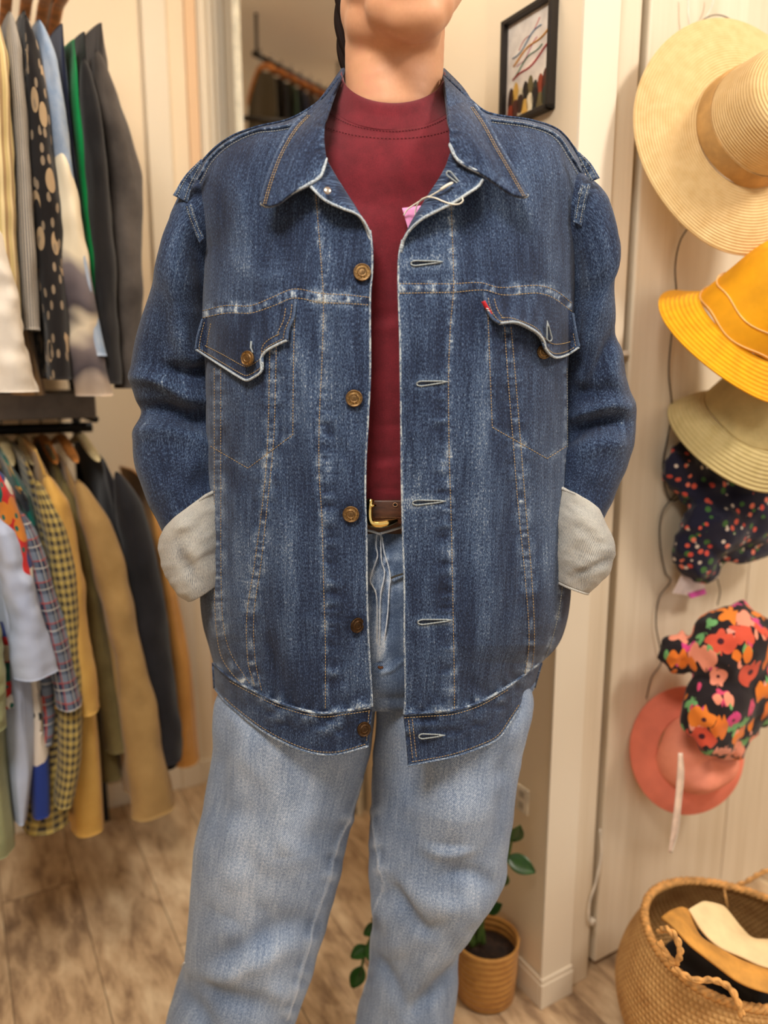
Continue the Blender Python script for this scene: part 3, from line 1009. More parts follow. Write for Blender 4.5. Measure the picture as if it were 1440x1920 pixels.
# ---- facings: the top of each front edge rolls outward and shows its inner side
for (inn, out_, top_, bot_) in (
        ([(696, 452, .884), (672, 398, .880), (640, 346, .884), (612, 298, .892)],
         [(697, 470, .880), (693, 440, .872), (684, 418, .866), (670, 402, .862), (640, 390, .859), (612, 377, .857), (594, 362, .858), (583, 350, .861)],
         [(612, 298, .892), (606, 318, .882), (594, 334, .870), (583, 350, .861)], [(696, 452, .884), (697, 470, .880)]),
        ([(750, 478, .884), (766, 425, .880), (798, 372, .880), (832, 318, .886), (846, 280, .894)],
         [(748, 496, .880), (752, 464, .874), (765, 436, .867), (788, 413, .861), (820, 395, .858), (850, 380, .857), (878, 362, .858), (897, 349, .861), (905, 337, .864)],
         [(846, 280, .894), (858, 300, .884), (884, 318, .872), (905, 337, .864)], [(750, 478, .884), (748, 496, .880)])):
    G = coons(inn, out_, bot_, top_, 90, 50)
    px, py = G[..., 0], G[..., 1]
    dO, sO, _ = dist_poly(px, py, curve(np.array(out_)[:, :2], 40))
    s = np.linspace(0, 1, 50)[None, :]
    hh = 0.004 * np.sin(np.pi * s) + 0.0012 * noise(px / 14, py / 14, 51)
    wr = -0.02 + 0.8 * gauss(dO, 2.4) + 0.22 * gauss(dO, 10) + 0.12 * noise(px / 10, py / 18, 52)
    P = up(px, py, G[..., 2] - hh)
    fb = MB().grid(P, side_uv(P, px, py), wr, flip=(inn[0][0] < 720))
    E_ = curve(np.array(out_), 90)
    fb.tube(up(E_[:, 0], E_[:, 1], E_[:, 2] - 0.0006), 0.0016, 6, wear=1.0)
    fb.build('facing', M_DENIM, jacket, solid=0.002, offset=-1)['label'] = 'rolled-out top of the front edge'


# ---- pocket flaps
def flap(T_, L_, R_, B_, lift, seed, lines):
    n, m = 70, 90
    G = coons(L_, R_, curve(B_, m), T_, n, m)
    px, py = G[..., 0], G[..., 1]
    t = 1 - np.linspace(0, 1, n)[:, None] + 0 * px
    cl = lambda x: np.clip(x, 388, 1066)
    base = yfront(cl(px), py)
    L0, L1 = lift
    dB, sB, _ = dist_poly(px, py, curve(B_, 60))
    hh = L0 + (L1 - L0) * t ** 1.4 + 0.0018 * noise(px / 14, py / 30, seed) * t
    wr = -0.12 + 0.75 * gauss(dB, 1.8) + 0.22 * gauss(dB - 8, 4) * (0.4 + noise(sB / 6, 0, seed + 1)) + 0.22 * noise(px / 11, py / 40, seed + 2)
    P = up(px, py, base - hh)
    mb = MB().grid(P, side_uv(P, px, py), wr, flip=True)
    c = np.concatenate([P[0]])
    mb.tube(c, 0.0015, 6, wear=0.95)
    mb.tube(P[:, 0], 0.0011, 6, wear=0.35); mb.tube(P[:, -1], 0.0011, 6, wear=0.35)
    o = mb.build('pocket_flap', M_DENIM, jacket, solid=0.0028, offset=-1)
    # stitch lines are laid on the flap grid itself (fractions across, fractions down)
    st = MB()
    for ln in lines:
        fr_ = curve(np.array(ln, float) * (m - 1, n - 1), 200, True)
        i0 = np.clip(fr_[:, 1].astype(int), 0, n - 2); j0 = np.clip(fr_[:, 0].astype(int), 0, m - 2)
        fy = (fr_[:, 1] - i0)[:, None]; fx = (fr_[:, 0] - j0)[:, None]
        Q = (P[i0, j0] * (1 - fx) + P[i0, j0 + 1] * fx) * (1 - fy) + (P[i0 + 1, j0] * (1 - fx) + P[i0 + 1, j0 + 1] * fx) * fy
        d = np.r_[0, np.cumsum(np.linalg.norm(np.diff(Q, axis=0), axis=1))]
        k = int(d[-1] / 0.0034)
        for i in range(k):
            q = np.stack([np.interp((i + np.array([0.1, 0.45, 0.8])) * 0.0034, d, Q[:, c_]) for c_ in range(3)], -1)
            q[:, 1] -= 0.0007
            st.tube(q, [0.0003, 0.00045, 0.0003], 5)
    st.build('stitching', M_THREAD, jacket)['label'] = 'tan stitching on the pocket flap'
    return o


flap([(380, 598), (426, 588), (470, 588), (514, 574), (554, 561)], [(367, 655), (371, 630), (380, 598)], [(538, 638), (541, 616), (551, 592), (554, 561)],
     [(367, 655), (412, 684), (452, 709), (463, 713), (478, 706), (489, 697), (490, 685), (489, 673), (498, 659), (520, 646), (538, 638)], (0.003, 0.0095), 61,
     [[(0.03, 0.07), (0.97, 0.07)], [(0.08, 0.24), (0.5, 0.20), (0.93, 0.24)], [(0.03, 0.07), (0.03, 0.9)], [(0.10, 0.2), (0.10, 0.9)], [(0.965, 0.07), (0.965, 0.93)], [(0.90, 0.2), (0.90, 0.93)]])
flap([(907, 548), (953, 555), (1009, 552), (1040, 561), (1074, 587)], [(938, 606), (925, 598), (914, 580), (907, 548)], [(1086, 651), (1080, 625), (1074, 587)],
     [(938, 606), (968, 604), (990, 613), (1010, 626), (1020, 640), (1024, 655), (1040, 670), (1062, 666), (1086, 651)], (0.003, 0.019), 71,
     [[(0.03, 0.07), (0.97, 0.07)], [(0.08, 0.24), (0.93, 0.24)], [(0.035, 0.07), (0.035, 0.95)], [(0.10, 0.2), (0.10, 0.95)], [(0.965, 0.07), (0.965, 0.45)]])
# red tab on the flap seam
rt = MB()
c = curve([(906, 565), (911, 574), (918, 586), (925, 597)], 12)
for k_ in (0,):
    P0 = up(c[:, 0] - 3.5, c[:, 1] + 1, yfront(c[:, 0], c[:, 1]) - 0.0085); P1 = up(c[:, 0] + 3.0, c[:, 1] - 1, yfront(c[:, 0], c[:, 1]) - 0.0105)
    rt.grid(np.stack([P0, P1], 1), flip=True)
rt.build('red_tab', plain('red_tab_cloth', (190, 26, 38), 0.7), jacket, solid=0.0012)['label'] = 'small red woven tab'
tt = MB()
for yy in (578, 582):
    x_ = np.interp(yy, [565, 597], [906, 925])
    tt.tube(up([x_ - 2, x_ + 2.5], [yy, yy + 1.5], yfront(x_, yy) - 0.0112), 0.0005, 5)
tt.build('tab_lettering', plain('white_thread', (235, 225, 220)), jacket)


# ---- buttons, built once and copied
def frame_at(p, nrm):
    n_ = Vector(nrm).normalized()
    return n_.to_track_quat('Z', 'Y').to_euler()


def lathe(mb, prof, k=32, wear=0.0, M=None, wob=None):
    pr = np.asarray(prof, float)
    ph_ = np.arange(k) * 2 * math.pi / k
    r_ = pr[:, 0][:, None] + 0 * ph_[None]
    z_ = pr[:, 1][:, None] + 0 * ph_[None]
    if wob is not None:
        r_, z_ = wob(r_, z_, ph_[None] + 0 * r_)
    P = np.stack([r_ * np.cos(ph_), r_ * np.sin(ph_), z_], -1)
    L = np.r_[0, np.cumsum(np.linalg.norm(np.diff(pr, axis=0), axis=1))]
    uv = np.stack([ph_[None] / (2 * math.pi) + 0 * r_, L[:, None] + 0 * r_], -1)
    if M is not None:
        P = P @ np.asarray(M)[:3, :3].T + np.asarray(M)[:3, 3]
    mb.grid(P, uv, wear, closed=True)
    return P


def text_mesh(mb, s, size, place):
    cu = bpy.data.curves.new('lettering', 'FONT')
    cu.body = s; cu.size = size; cu.align_x = 'CENTER'; cu.extrude = size * 0.06; cu.resolution_u = 1
    o = bpy.data.objects.new('lettering', cu)
    me = o.to_mesh()
    V = np.array([v.co[:] for v in me.vertices]) if len(me.vertices) else np.zeros((0, 3))
    if len(V):
        mb.raw(place(V), [tuple(p.vertices) for p in me.polygons])
    o.to_mesh_clear()
    bpy.data.objects.remove(o); bpy.data.curves.remove(cu)


def make_button(x, y, off, nrm, mat=None, letters=True, rad=0.0098):
    e = bpy.data.objects.new('button', None)
    mb = MB()
    q = rad / 0.0098
    lathe(mb, [(0.0001, 0.0030), (0.0030, 0.0030), (0.0042, 0.0026), (0.0044, 0.0031), (0.0049, 0.0031), (0.0051, 0.0024), (0.0080, 0.0021), (0.0086, 0.0028), (0.0094, 0.0027), (0.0098, 0.0016), (0.0097, 0.0), (0.0060, -0.001), (0.0035, -0.0015), (0.0035, -0.004)] * np.array([q, 1.0]), 40)
    o = mb.build('button', mat or M_BRASS, None)
    p = up(x, y, yfront(x, y) - off)
    o.location = p.tolist()
    o.rotation_euler = frame_at(p, nrm)
    bpy.context.view_layer.update()
    bpy.data.objects.remove(e)
    setpar(o, jacket)
    if letters:
        tm = MB()
        s_ = 'LEVI STRAUSS & CO S.F. CAL '
        for i, ch in enumerate(s_):
            if ch == ' ':
                continue
            a_ = math.pi * 0.5 - i / len(s_) * 2 * math.pi
            ca, sa = math.cos(a_ - math.pi / 2), math.sin(a_ - math.pi / 2)

            def pl(V, ca=ca, sa=sa, a_=a_):
                return np.stack([V[:, 0] * ca - V[:, 1] * sa + 0.0056 * math.cos(a_), V[:, 0] * sa + V[:, 1] * ca + 0.0056 * math.sin(a_), V[:, 2] + 0.0024], -1)
            text_mesh(tm, ch, 0.0025, pl)
        t_ = tm.build('button_lettering', M_GOLDL, None, smooth=False)
        t_.location = o.location; t_.rotation_euler = o.rotation_euler
        return o, t_
    return o, None


M_GOLDL = plain('worn_brass_relief', (206, 164, 96), 0.35, 0.9, 0.1, 300)
for (x, y), nr in zip(BT[:3], ((0.05, -1, 0.12), (0, -1, 0.05), (-0.02, -1, 0.02))):
    b_, t_ = make_button(x, y, 0.0050, nr)
    if t_:
        setpar(t_, jacket)
b_, t_ = make_button(465, 672, 0.0155, (-0.45, -1, 0.10), rad=0.0088)
if t_:
    setpar(t_, jacket)
make_button(669, 1172, 0.0050, (0.75, -1, 0.05), M_BRASSD, False, 0.0095)
make_button(682, 1367, 0.0075, (0.5, -1, 0.3), M_BRASSD, False, 0.0092)
make_button(1019, 660, 0.0048, (0.2, -1, 0.1), M_BRASS, False, 0.0085)
sb = MB(); lathe(sb, [(0.0001, 0.0014), (0.003, 0.0012), (0.0040, 0.0006), (0.0042, -0.0006)], 24)
o = sb.build('snap_back', M_SILVER, None)
o.location = up(614, 357, 0.8525).tolist(); o.rotation_euler = frame_at(0, (0.3, -1, 0.35)); bpy.context.view_layer.update(); setpar(o, jacket)


# ---- buttonholes
def buttonhole(x0, y0, x1, y1, off):
    t_ = np.linspace(0, 1, 26)
    xs = x0 + (x1 - x0) * t_; ys = y0 + (y1 - y0) * t_
    L = np.hypot(x1 - x0, y1 - y0); nx, ny = -(y1 - y0) / L, (x1 - x0) / L
    wd = np.where(t_ < 0.2, 4.6 * np.sqrt(np.clip(1 - (1 - t_ / 0.2) ** 2, 0, 1)), 4.6 - 3.2 * (t_ - 0.2) / 0.8)
    loop = np.r_[np.stack([xs + nx * wd, ys + ny * wd], -1), np.stack([xs - nx * wd, ys - ny * wd], -1)[::-1]]
    P = up(loop[:, 0], loop[:, 1], off(loop[:, 0], loop[:, 1]) - 0.0012)
    mb = MB().tube(P, 0.0009 * (1 + 0.28 * np.sin(np.arange(len(P)) * 2.4)), 6)
    e1 = up(xs[-1] + (x1 - x0) / L * np.linspace(-3, 9, 6), ys[-1] + (y1 - y0) / L * np.linspace(-3, 9, 6), off(x1, y1) - 0.0014)
    mb.tube(e1, [0.0013, 0.0016, 0.0014, 0.001, 0.0007, 0.0004], 6)
    o = mb.build('buttonhole', M_HOLE, jacket)
    s_ = MB().tube(up(xs[2:-4], ys[2:-4], off(xs[2:-4], ys[2:-4]) - 0.0006), 0.0010, 6, flat=0.4)
    s_.build('buttonhole_slit', M_DARKHOLE, jacket)


for x0, y0, x1, y1 in BH[:4]:
    buttonhole(x0, y0, x1, y1, lambda a, b: ysurf(a, b, 0.0))
buttonhole(*BH[4], lambda a, b: yfront(a, b) - 0.0035)
buttonhole(838, 322, 862, 345, lambda a, b: 0.866 + 0 * np.asarray(a, float))
buttonhole(1031, 640, 1027, 610, lambda a, b: yfront(a, b) - 0.0155)
MB().tube(up([471, 470, 474, 467], [640, 652, 660, 662], np.array([0.0115, 0.0125, .0130, 0.0132]) * -1 + yfront(470, 655)), 0.0011, 6).build('buttonhole', M_HOLE, jacket)


# ---- tubes of cloth: rows of (outer x,y, inner x,y, Y of the axis, half depth)
def cloth_tube(rows, n, k, sup=1.0, fold=None, uvoff=0.0, ntop=None):
    Rr = np.asarray(rows, float)
    d = np.r_[0, np.cumsum(np.hypot(np.diff(Rr[:, 1] + Rr[:, 3]), np.diff(Rr[:, 0] + Rr[:, 2])) / 2)]
    t = np.linspace(0, d[-1], n)
    m = np.gradient(Rr, d, axis=0)
    i = np.clip(np.searchsorted(d, t, side='right') - 1, 0, len(Rr) - 2)
    h = (d[i + 1] - d[i])[:, None]; s_ = (t - d[i])[:, None] / h
    Q = ((2 * s_**3 - 3 * s_**2 + 1) * Rr[i] + (s_**3 - 2 * s_**2 + s_) * h * m[i] + (-2 * s_**3 + 3 * s_**2) * Rr[i + 1] + (s_**3 - s_**2) * h * m[i + 1])
    O = up(Q[:, 0], Q[:, 1], Q[:, 4]); I = up(Q[:, 2], Q[:, 3], Q[:, 4])
    C = (O + I) / 2; H = (O - I) / 2
    T = np.gradient(C, axis=0); T /= np.linalg.norm(T, axis=1)[:, None]
    D = np.cross(T, H); D /= np.linalg.norm(D, axis=1)[:, None]
    D[D[:, 1] > 0] *= -1
    hl_ = np.linalg.norm(H, axis=1)
    kk = Q[:, 5] * np.abs((C[:, 0] * H[:, 0] + (C[:, 2] - CAM_H) * H[:, 2]) / (C[:, 1] * hl_))
    H = H * (np.sqrt(np.maximum(hl_**2 - kk**2, (0.6 * hl_) ** 2)) / hl_)[:, None]
    ph_ = np.arange(k) * 2 * math.pi / k
    c_, s2 = np.cos(ph_), np.sin(ph_)
    c_ = np.sign(c_) * np.abs(c_) ** sup; s2 = np.sign(s2) * np.abs(s2) ** sup
    P = C[:, None] + c_[None, :, None] * H[:, None] + s2[None, :, None] * D[:, None] * Q[:, 5][:, None, None]
    wr = np.zeros(P.shape[:2])
    if fold is not None:
        dn = P - C[:, None]; dn /= np.linalg.norm(dn, axis=2)[..., None]
        px, py = proj(P)
        hh, wr = fold(px, py, ph_[None] + 0 * px)
        P = P + dn * hh[..., None]
    L = np.r_[0, np.cumsum(np.linalg.norm(np.diff(C, axis=0), axis=1))]
    rad = np.linalg.norm(H, axis=1).mean()
    uv = np.stack([ph_[None] * rad + 0 * L[:, None] + uvoff, L[:, None] + 0 * ph_[None]], -1)
    return P, uv, wr


FOLDK = 1.35


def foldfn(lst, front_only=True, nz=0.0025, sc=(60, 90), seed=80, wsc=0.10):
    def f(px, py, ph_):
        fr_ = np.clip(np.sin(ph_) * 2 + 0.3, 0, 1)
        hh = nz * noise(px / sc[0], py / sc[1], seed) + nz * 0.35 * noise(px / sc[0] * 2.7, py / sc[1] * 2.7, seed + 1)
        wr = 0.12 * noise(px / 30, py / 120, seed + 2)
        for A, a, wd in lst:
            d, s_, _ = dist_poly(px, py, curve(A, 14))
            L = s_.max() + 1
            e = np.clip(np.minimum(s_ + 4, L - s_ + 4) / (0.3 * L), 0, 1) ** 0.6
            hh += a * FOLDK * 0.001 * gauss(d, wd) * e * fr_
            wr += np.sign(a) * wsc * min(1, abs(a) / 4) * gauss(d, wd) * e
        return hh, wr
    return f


SL = foldfn([([(243, 705), (300, 712), (345, 740), (400, 755)], 9, 15), ([(262, 768), (310, 768), (350, 782), (400, 790)], -12, 14), ([(246, 812), (300, 806), (350, 818), (410, 850)], 8, 18),
             ([(300, 690), (340, 700), (400, 690)], -11, 16), ([(330, 600), (350, 660), (385, 700)], 7, 20), ([(300, 560), (310, 620), (290, 680)], -4, 24),
             ([(340, 480), (335, 560), (330, 620)], 4, 22), ([(365, 450), (375, 540), (385, 620)], -6, 14), ([(290, 870), (340, 900), (390, 900)], -3, 20), ([(300, 940), (345, 900), (370, 840)], 3.5, 20),
             ([(350, 400), (335, 460), (320, 540)], 3, 14)], nz=0.003, seed=80)
rowsL = [(378, 330, 425, 395, 1.0, .024), (352, 347, 415, 430, .996, .038), (336, 368, 406, 462, .993, .047), (323, 402, 402, 500, .995, .055), (304, 448, 405, 545, 1.0, .066), (287, 510, 412, 590, 1.01, .068), (269, 573, 418, 640, 1.018, .068),
         (252, 640, 422, 690, 1.025, .067), (243, 700, 426, 735, 1.03, .066), (250, 745, 430, 765, 1.035, .064), (261, 782, 432, 790, 1.035, .064), (249, 825, 432, 820, 1.03, .064),
         (251, 868, 430, 848, 1.02, .062), (267, 920, 430, 880, 1.01, .060), (287, 967, 428, 905, 1.0, .054), (310, 1012, 428, 935, .988, .049), (328, 1045, 430, 975, .985, .040)]
adjL = np.interp([r[1] for r in rowsL], [345, 370, 400, 448, 510, 573, 640, 700, 745, 782, 825, 868, 920, 965, 1000], [0, 2, 6, 15, 14, 8, 3, 9, 7, 1, 4, 2, 4, 8, 10])
rowsL = [(r[0] + d_,) + r[1:] for r, d_ in zip(rowsL, adjL)]
sl = MB()
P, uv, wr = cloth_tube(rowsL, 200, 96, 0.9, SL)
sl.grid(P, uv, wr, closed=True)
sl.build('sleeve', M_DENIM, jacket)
SR = foldfn([([(1175, 790), (1130, 790), (1090, 802), (1060, 825)], -13, 15), ([(1190, 765), (1140, 760), (1095, 772), (1060, 790)], 8, 18), ([(1080, 730), (1100, 745), (1130, 730)], -9, 16),
             ([(1155, 615), (1120, 700), (1100, 740)], -6, 12), ([(1180, 835), (1120, 835), (1080, 860)], 8, 20), ([(1125, 560), (1110, 610), (1090, 660)], 3.5, 18), ([(1120, 380), (1125, 450), (1115, 540)], 3, 18),
             ([(1085, 470), (1085, 560), (1080, 660)], -6, 14), ([(1090, 900), (1120, 920), (1150, 900)], -3, 20), ([(1160, 640), (1150, 700), (1165, 740)], 4, 14)], nz=0.003, seed=90)
rowsR = [(1072, 320, 1030, 390, 1.0, .024), (1100, 331, 1040, 425, .996, .038), (1118, 343, 1048, 458, .993, .047), (1133, 372, 1052, 495, .995, .055), (1146, 415, 1050, 540, 1.0, .066), (1152, 480, 1045, 590, 1.01, .068), (1151, 550, 1040, 640, 1.018, .068),
         (1156, 612, 1035, 690, 1.025, .067), (1168, 672, 1030, 735, 1.03, .066), (1182, 730, 1028, 770, 1.035, .064), (1193, 785, 1026, 800, 1.035, .064), (1187, 840, 1024, 830, 1.03, .064),
         (1173, 890, 1024, 855, 1.02, .062), (1151, 940, 1022, 885, 1.01, .060), (1128, 984, 1022, 915, 1.0, .053), (1112, 1020, 1022, 960, .99, .044)]
adjR = np.interp([r[1] for r in rowsR], [337, 368, 415, 480, 550, 612, 672, 730, 785, 840, 890, 940, 980], [0, -1, -14, -20, -11, -8, -8, -5, 0, -2, 0, -4, -8])
rowsR = [(r[0] + d_,) + r[1:] for r, d_ in zip(rowsR, adjR)]
sl = MB()
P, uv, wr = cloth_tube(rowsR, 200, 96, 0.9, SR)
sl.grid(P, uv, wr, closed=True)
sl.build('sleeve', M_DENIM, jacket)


# ---- shoulder tabs and armhole seams
for L_, R_, Ya, Yb in (([(324, 366), (346, 330), (377, 298)], [(351, 380), (359, 352), (381, 303)], .945, .938), ([(1108, 341), (1094, 318), (1082, 289)], [(1125, 334), (1107, 305), (1085, 284)], .945, .938),
                       ([(347, 386), (356, 415), (374, 456)], [(359, 381), (368, 410), (383, 446)], .939, .947), ([(1090, 346), (1082, 372), (1075, 416)], [(1108, 344), (1100, 374), (1090, 424)], .939, .947)):
    G = coons(L_, R_, [L_[0], R_[0]], [L_[-1], R_[-1]], 40, 14)
    yy = np.linspace(Ya, Yb, 40)[:, None] + 0 * G[..., 0]
    hh = 0.0006 * np.sin(np.linspace(0, math.pi, 14))[None] + 0.0006 * noise(np.arange(40)[:, None] / 3.0, np.arange(14)[None] * .1, 33)
    wr = 0.25 * noise(np.arange(40)[:, None] / 3.0, np.arange(14)[None] * .1, 33) + 0.15 + 0.4 * (np.arange(14)[None] % 13 == 0)
    P = up(G[..., 0], G[..., 1], yy - hh)
    tb = MB().grid(P, side_uv(P, 0, 0), wr).build('shoulder_tab' if Ya > .94 else 'armhole_seam', M_DENIM, jacket, solid=0.003, offset=-1)
    tsf = near_surf(G[..., 0], G[..., 1], P[..., 1])
    for f_ in (0.22, 0.78):
        l_ = G[1:-1:6, 0] * (1 - f_) + G[1:-1:6, -1] * f_
        stm_ = MB(); stitches(stm_, l_, 0.0009, 4.6, 3.2, 0.00045, surf=tsf)
        stm_.build('stitching', M_THREAD2, jacket)['label'] = 'pale stitching'

# ---- turned-back cuffs, pale inner side of the cloth outward
def cuff(rows, seed, edge):
    ff = foldfn(edge, nz=0.0032, sc=(34, 28), seed=seed, wsc=0.3)
    P, uv, wr = cloth_tube(rows, 70, 90, 0.9, ff)
    wr = wr + 0.5 * np.exp(-np.linspace(0, 1, 70)[:, None] * 14) + 0 * wr
    mb = MB().grid(P, uv, wr, closed=True)
    # rolled lips at both ends, and the dark way in
    for row, inn in ((0, 0.86), (-1, 0.80)):
        Cc = P[row].mean(0)
        mb.grid(np.stack([P[row], Cc + (P[row] - Cc) * 0.985 + (P[0 if row else 1] - P[row]) * 0, Cc + (P[row] - Cc) * inn]), None, 0.2, closed=True)
    o = mb.build('cuff', M_CUFF, jacket, solid=0.003, offset=-1)
    o['label'] = 'turned-back pale grey cuff'


cuff([(311, 1003, 440, 905, .995, .060), (302, 1022, 440, 930, .993, .066), (305, 1052, 440, 970, .99, .068), (317, 1082, 440, 1010, .988, .066), (333, 1108, 440, 1045, .985, .061), (350, 1122, 440, 1070, .985, .054)], 100,
     [([(330, 1020), (345, 1050), (365, 1080)], -4, 12), ([(310, 1010), (340, 990), (380, 975)], 2, 12)])
cuff([(1119, 968, 1015, 905, 1.0, .060), (1141, 1008, 1012, 950, .995, .067), (1146, 1045, 1012, 1000, .99, .068), (1134, 1078, 1014, 1040, .988, .064), (1104, 1106, 1020, 1075, .986, .054)], 110,
     [([(1075, 1080), (1100, 1070), (1140, 1050)], -3, 8), ([(1080, 960), (1110, 985), (1140, 1020)], 3, 14)])


# ---- closed rings: rows of (left x,y, right x,y, Y of the axis, half depth, y of the front point or None)
def rings(rows, n, k, sup=1.0, fold=None, uvk=1.0):
    A = []
    for xl, yl, xr, yr, Yc, ry, yf in rows:
        L_ = up(xl, yl, Yc); R_ = up(xr, yr, Yc); C = (L_ + R_) / 2
        Fp = C + np.array([0, -ry, 0])
        if yf is not None:
            cx = proj(Fp)[0]
            Fp = up(cx, yf, Yc - ry)
        A.append(np.r_[L_, C, Fp])
    A = np.array(A)
    d = np.r_[0, np.cumsum(np.linalg.norm(np.diff(A[:, 3:6], axis=0), axis=1))]
    t = np.linspace(0, d[-1], n)
    m = np.gradient(A, d, axis=0)
    i = np.clip(np.searchsorted(d, t, side='right') - 1, 0, len(A) - 2)
    h = (d[i + 1] - d[i])[:, None]; s_ = (t - d[i])[:, None] / h
    Q = ((2 * s_**3 - 3 * s_**2 + 1) * A[i] + (s_**3 - 2 * s_**2 + s_) * h * m[i] + (-2 * s_**3 + 3 * s_**2) * A[i + 1] + (s_**3 - s_**2) * h * m[i + 1])
    H = Q[:, :3] - Q[:, 3:6]; Fv = Q[:, 6:] - Q[:, 3:6]; C = Q[:, 3:6]
    hl_ = np.linalg.norm(H, axis=1)
    cxl = np.abs(C[:, 0]) / C[:, 1] * np.linalg.norm(Fv, axis=1)
    H = H * (np.sqrt(np.maximum(hl_**2 - cxl**2, (0.6 * hl_) ** 2)) / hl_)[:, None]
    ph_ = np.arange(k) * 2 * math.pi / k
    c_, s2 = np.cos(ph_), np.sin(ph_)
    c_ = np.sign(c_) * np.abs(c_) ** sup; s2 = np.sign(s2) * np.abs(s2) ** sup
    Fb = Fv * np.array([1, 1, 0.15])
    P = C[:, None] + c_[None, :, None] * H[:, None] + s2[None, :, None] * np.where(s2[None, :, None] > 0, Fv[:, None], Fb[:, None])
    wr = np.zeros(P.shape[:2])
    if fold is not None:
        dn = P - C[:, None]; dn /= np.linalg.norm(dn, axis=2)[..., None]
        px, py = proj(P)
        hh, wr = fold(px, py, ph_[None] + 0 * px)
        P = P + dn * hh[..., None]
    rad = np.linalg.norm(H, axis=1).mean()
    uv = np.stack([ph_[None] * rad * uvk + 0 * t[:, None], t[:, None] + 0 * ph_[None]], -1)
    return P, uv, wr


# ---- maroon top
SF = foldfn([([(690, 585), (720, 592), (755, 588)], -2.5, 14), ([(690, 612), (722, 616), (755, 610)], 1.5, 10), ([(690, 792), (725, 800), (755, 792)], -1.2, 5), ([(690, 850), (720, 862), (755, 852)], -2.4, 9),
             ([(690, 880), (725, 872), (755, 884)], 1.6, 7), ([(690, 560), (695, 640), (692, 700)], 1.2, 12), ([(740, 640), (745, 760), (742, 840)], 1.5, 12), ([(690, 922), (710, 915), (755, 922)], -1.5, 5)], nz=0.0012, sc=(70, 60), seed=120)
P, uv, wr = rings([(505, 950, 955, 950, 1.0, .093, None), (498, 905, 962, 905, 1.0, .101, None), (490, 800, 968, 800, 1.0, .103, None), (480, 600, 972, 600, 1.0, .103, None),
                   (462, 450, 985, 450, 1.0, .099, None), (462, 360, 985, 360, 1.0, .092, 372), (500, 290, 950, 290, .992, .086, 320), (562, 232, 904, 232, .987, .078, 276), (616, 180, 850, 180, .985, .0705, 243)], 160, 110, 1.0, SF)
sm = MB().grid(P, uv, 0.0, closed=True)
shirt = sm.build('shirt', M_SHIRT, person)
shirt['label'] = 'maroon mock-neck top'
P2, uv2, _ = rings([(616, 180, 850, 180, .985, .0707, 243), (628, 158, 843, 158, .985, .0665, 220), (639, 137, 835, 137, .985, .0625, 195), (640, 134, 834, 134, .985, .0608, 193), (643, 138, 831, 138, .985, .059, 197), (645, 150, 829, 150, .985, .0575, 205)], 40, 110)
MB().grid(P2, uv2, 0.0, closed=True).build('neckband', M_RIB, shirt)
sp = MB()
for rr in (0, 6):
    sp = MB()
    for kx in range(64):
        a_ = math.pi * (0.03 + 0.94 * kx / 63)
        row = P[-2 - 0] if rr == 0 else P[-6]
        ii = a_ / (2 * math.pi) * 110
        i0 = int(ii)
        p = row[i0] * (1 - ii + i0) + row[i0 + 1] * (ii - i0)
        q = row[(i0 + 1) % 110]
        dr = (q - p) / (np.linalg.norm(q - p) + 1e-9)
        if p[1] > 0.97:
            continue
        nrm = np.array([p[0] - 0.012, p[1] - 0.985, 0]); nrm /= np.linalg.norm(nrm)
        sp.tube([p - dr * 0.0011 + nrm * 0.0008, p + nrm * 0.0011, p + dr * 0.0011 + nrm * 0.0008], 0.00042, 5)
    sp.build('stitching', plain('maroon_thread', (96, 16, 28), 0.7), shirt)

# ---- the body: one continuous surface
BMW = []


def ell(c, r, rot=None):
    bm = bmesh.new()
    bmesh.ops.create_icosphere(bm, subdivisions=3, radius=1)
    V = np.array([v.co[:] for v in bm.verts]) * np.asarray(r)
    Fc = [tuple(v.index for v in f.verts) for f in bm.faces]
    bm.free()
    if rot is not None:
        V = V @ np.array(Matrix.Rotation(rot[0], 3, rot[1])).T
    BMW.append((V + np.asarray(c), Fc))


def cap(a, b, ra, rb):
    a = np.asarray(a, float); b = np.asarray(b, float)
    n = max(2, int(np.linalg.norm(b - a) / (min(ra, rb) * 0.35)))
    for i in range(n + 1):
        t_ = i / n
        bm = bmesh.new(); bmesh.ops.create_icosphere(bm, subdivisions=2, radius=ra + (rb - ra) * t_)
        V = np.array([v.co[:] for v in bm.verts]); Fc = [tuple(v.index for v in f.verts) for f in bm.faces]; bm.free()
        BMW.append((V + a + (b - a) * t_, Fc))


hx = float(up(750, -60, .95)[0])
neck0 = up(738, 215, .992); neck1 = up(738, 60, .985); neck2 = up(742, -60, .985)
for t_ in np.linspace(0, 1, 12):
    c = neck0 * (1 - t_) + neck2 * t_
    ell(c, (0.0605 + 0.002 * t_, 0.058, 0.03))
ell(up(748, -230, .995), (0.079, 0.097, 0.100))
ell(up(750, -120, .945), (0.069, 0.068, 0.085))
ell(up(752, -45, .930), (0.067, 0.060, 0.050))
ell(up(778, 30, .892), (0.035, 0.030, 0.0255))
ell(up(768, 12, .905), (0.050, 0.038, 0.034))
cap(up(798, 12, .905), up(838, -44, .965), .030, .030)
cap(up(752, 14, .915), up(672, -45, .972), .032, .030)
ell(up(735, 45, .955), (0.056, 0.050, 0.038))
ell(up(700, 20, .970), (0.040, 0.040, 0.040))
ell(up(752, 62, .945), (0.048, 0.050, 0.026))
ell(up(772, -20, .866), (0.023, 0.012, 0.0065)); ell(up(772, -38, .864), (0.025, 0.012, 0.0055))
cap(up(768, -125, .862), up(772, -92, .846), .010, .0130); cap(up(766, -200, .878), up(768, -125, .862), .008, .010)
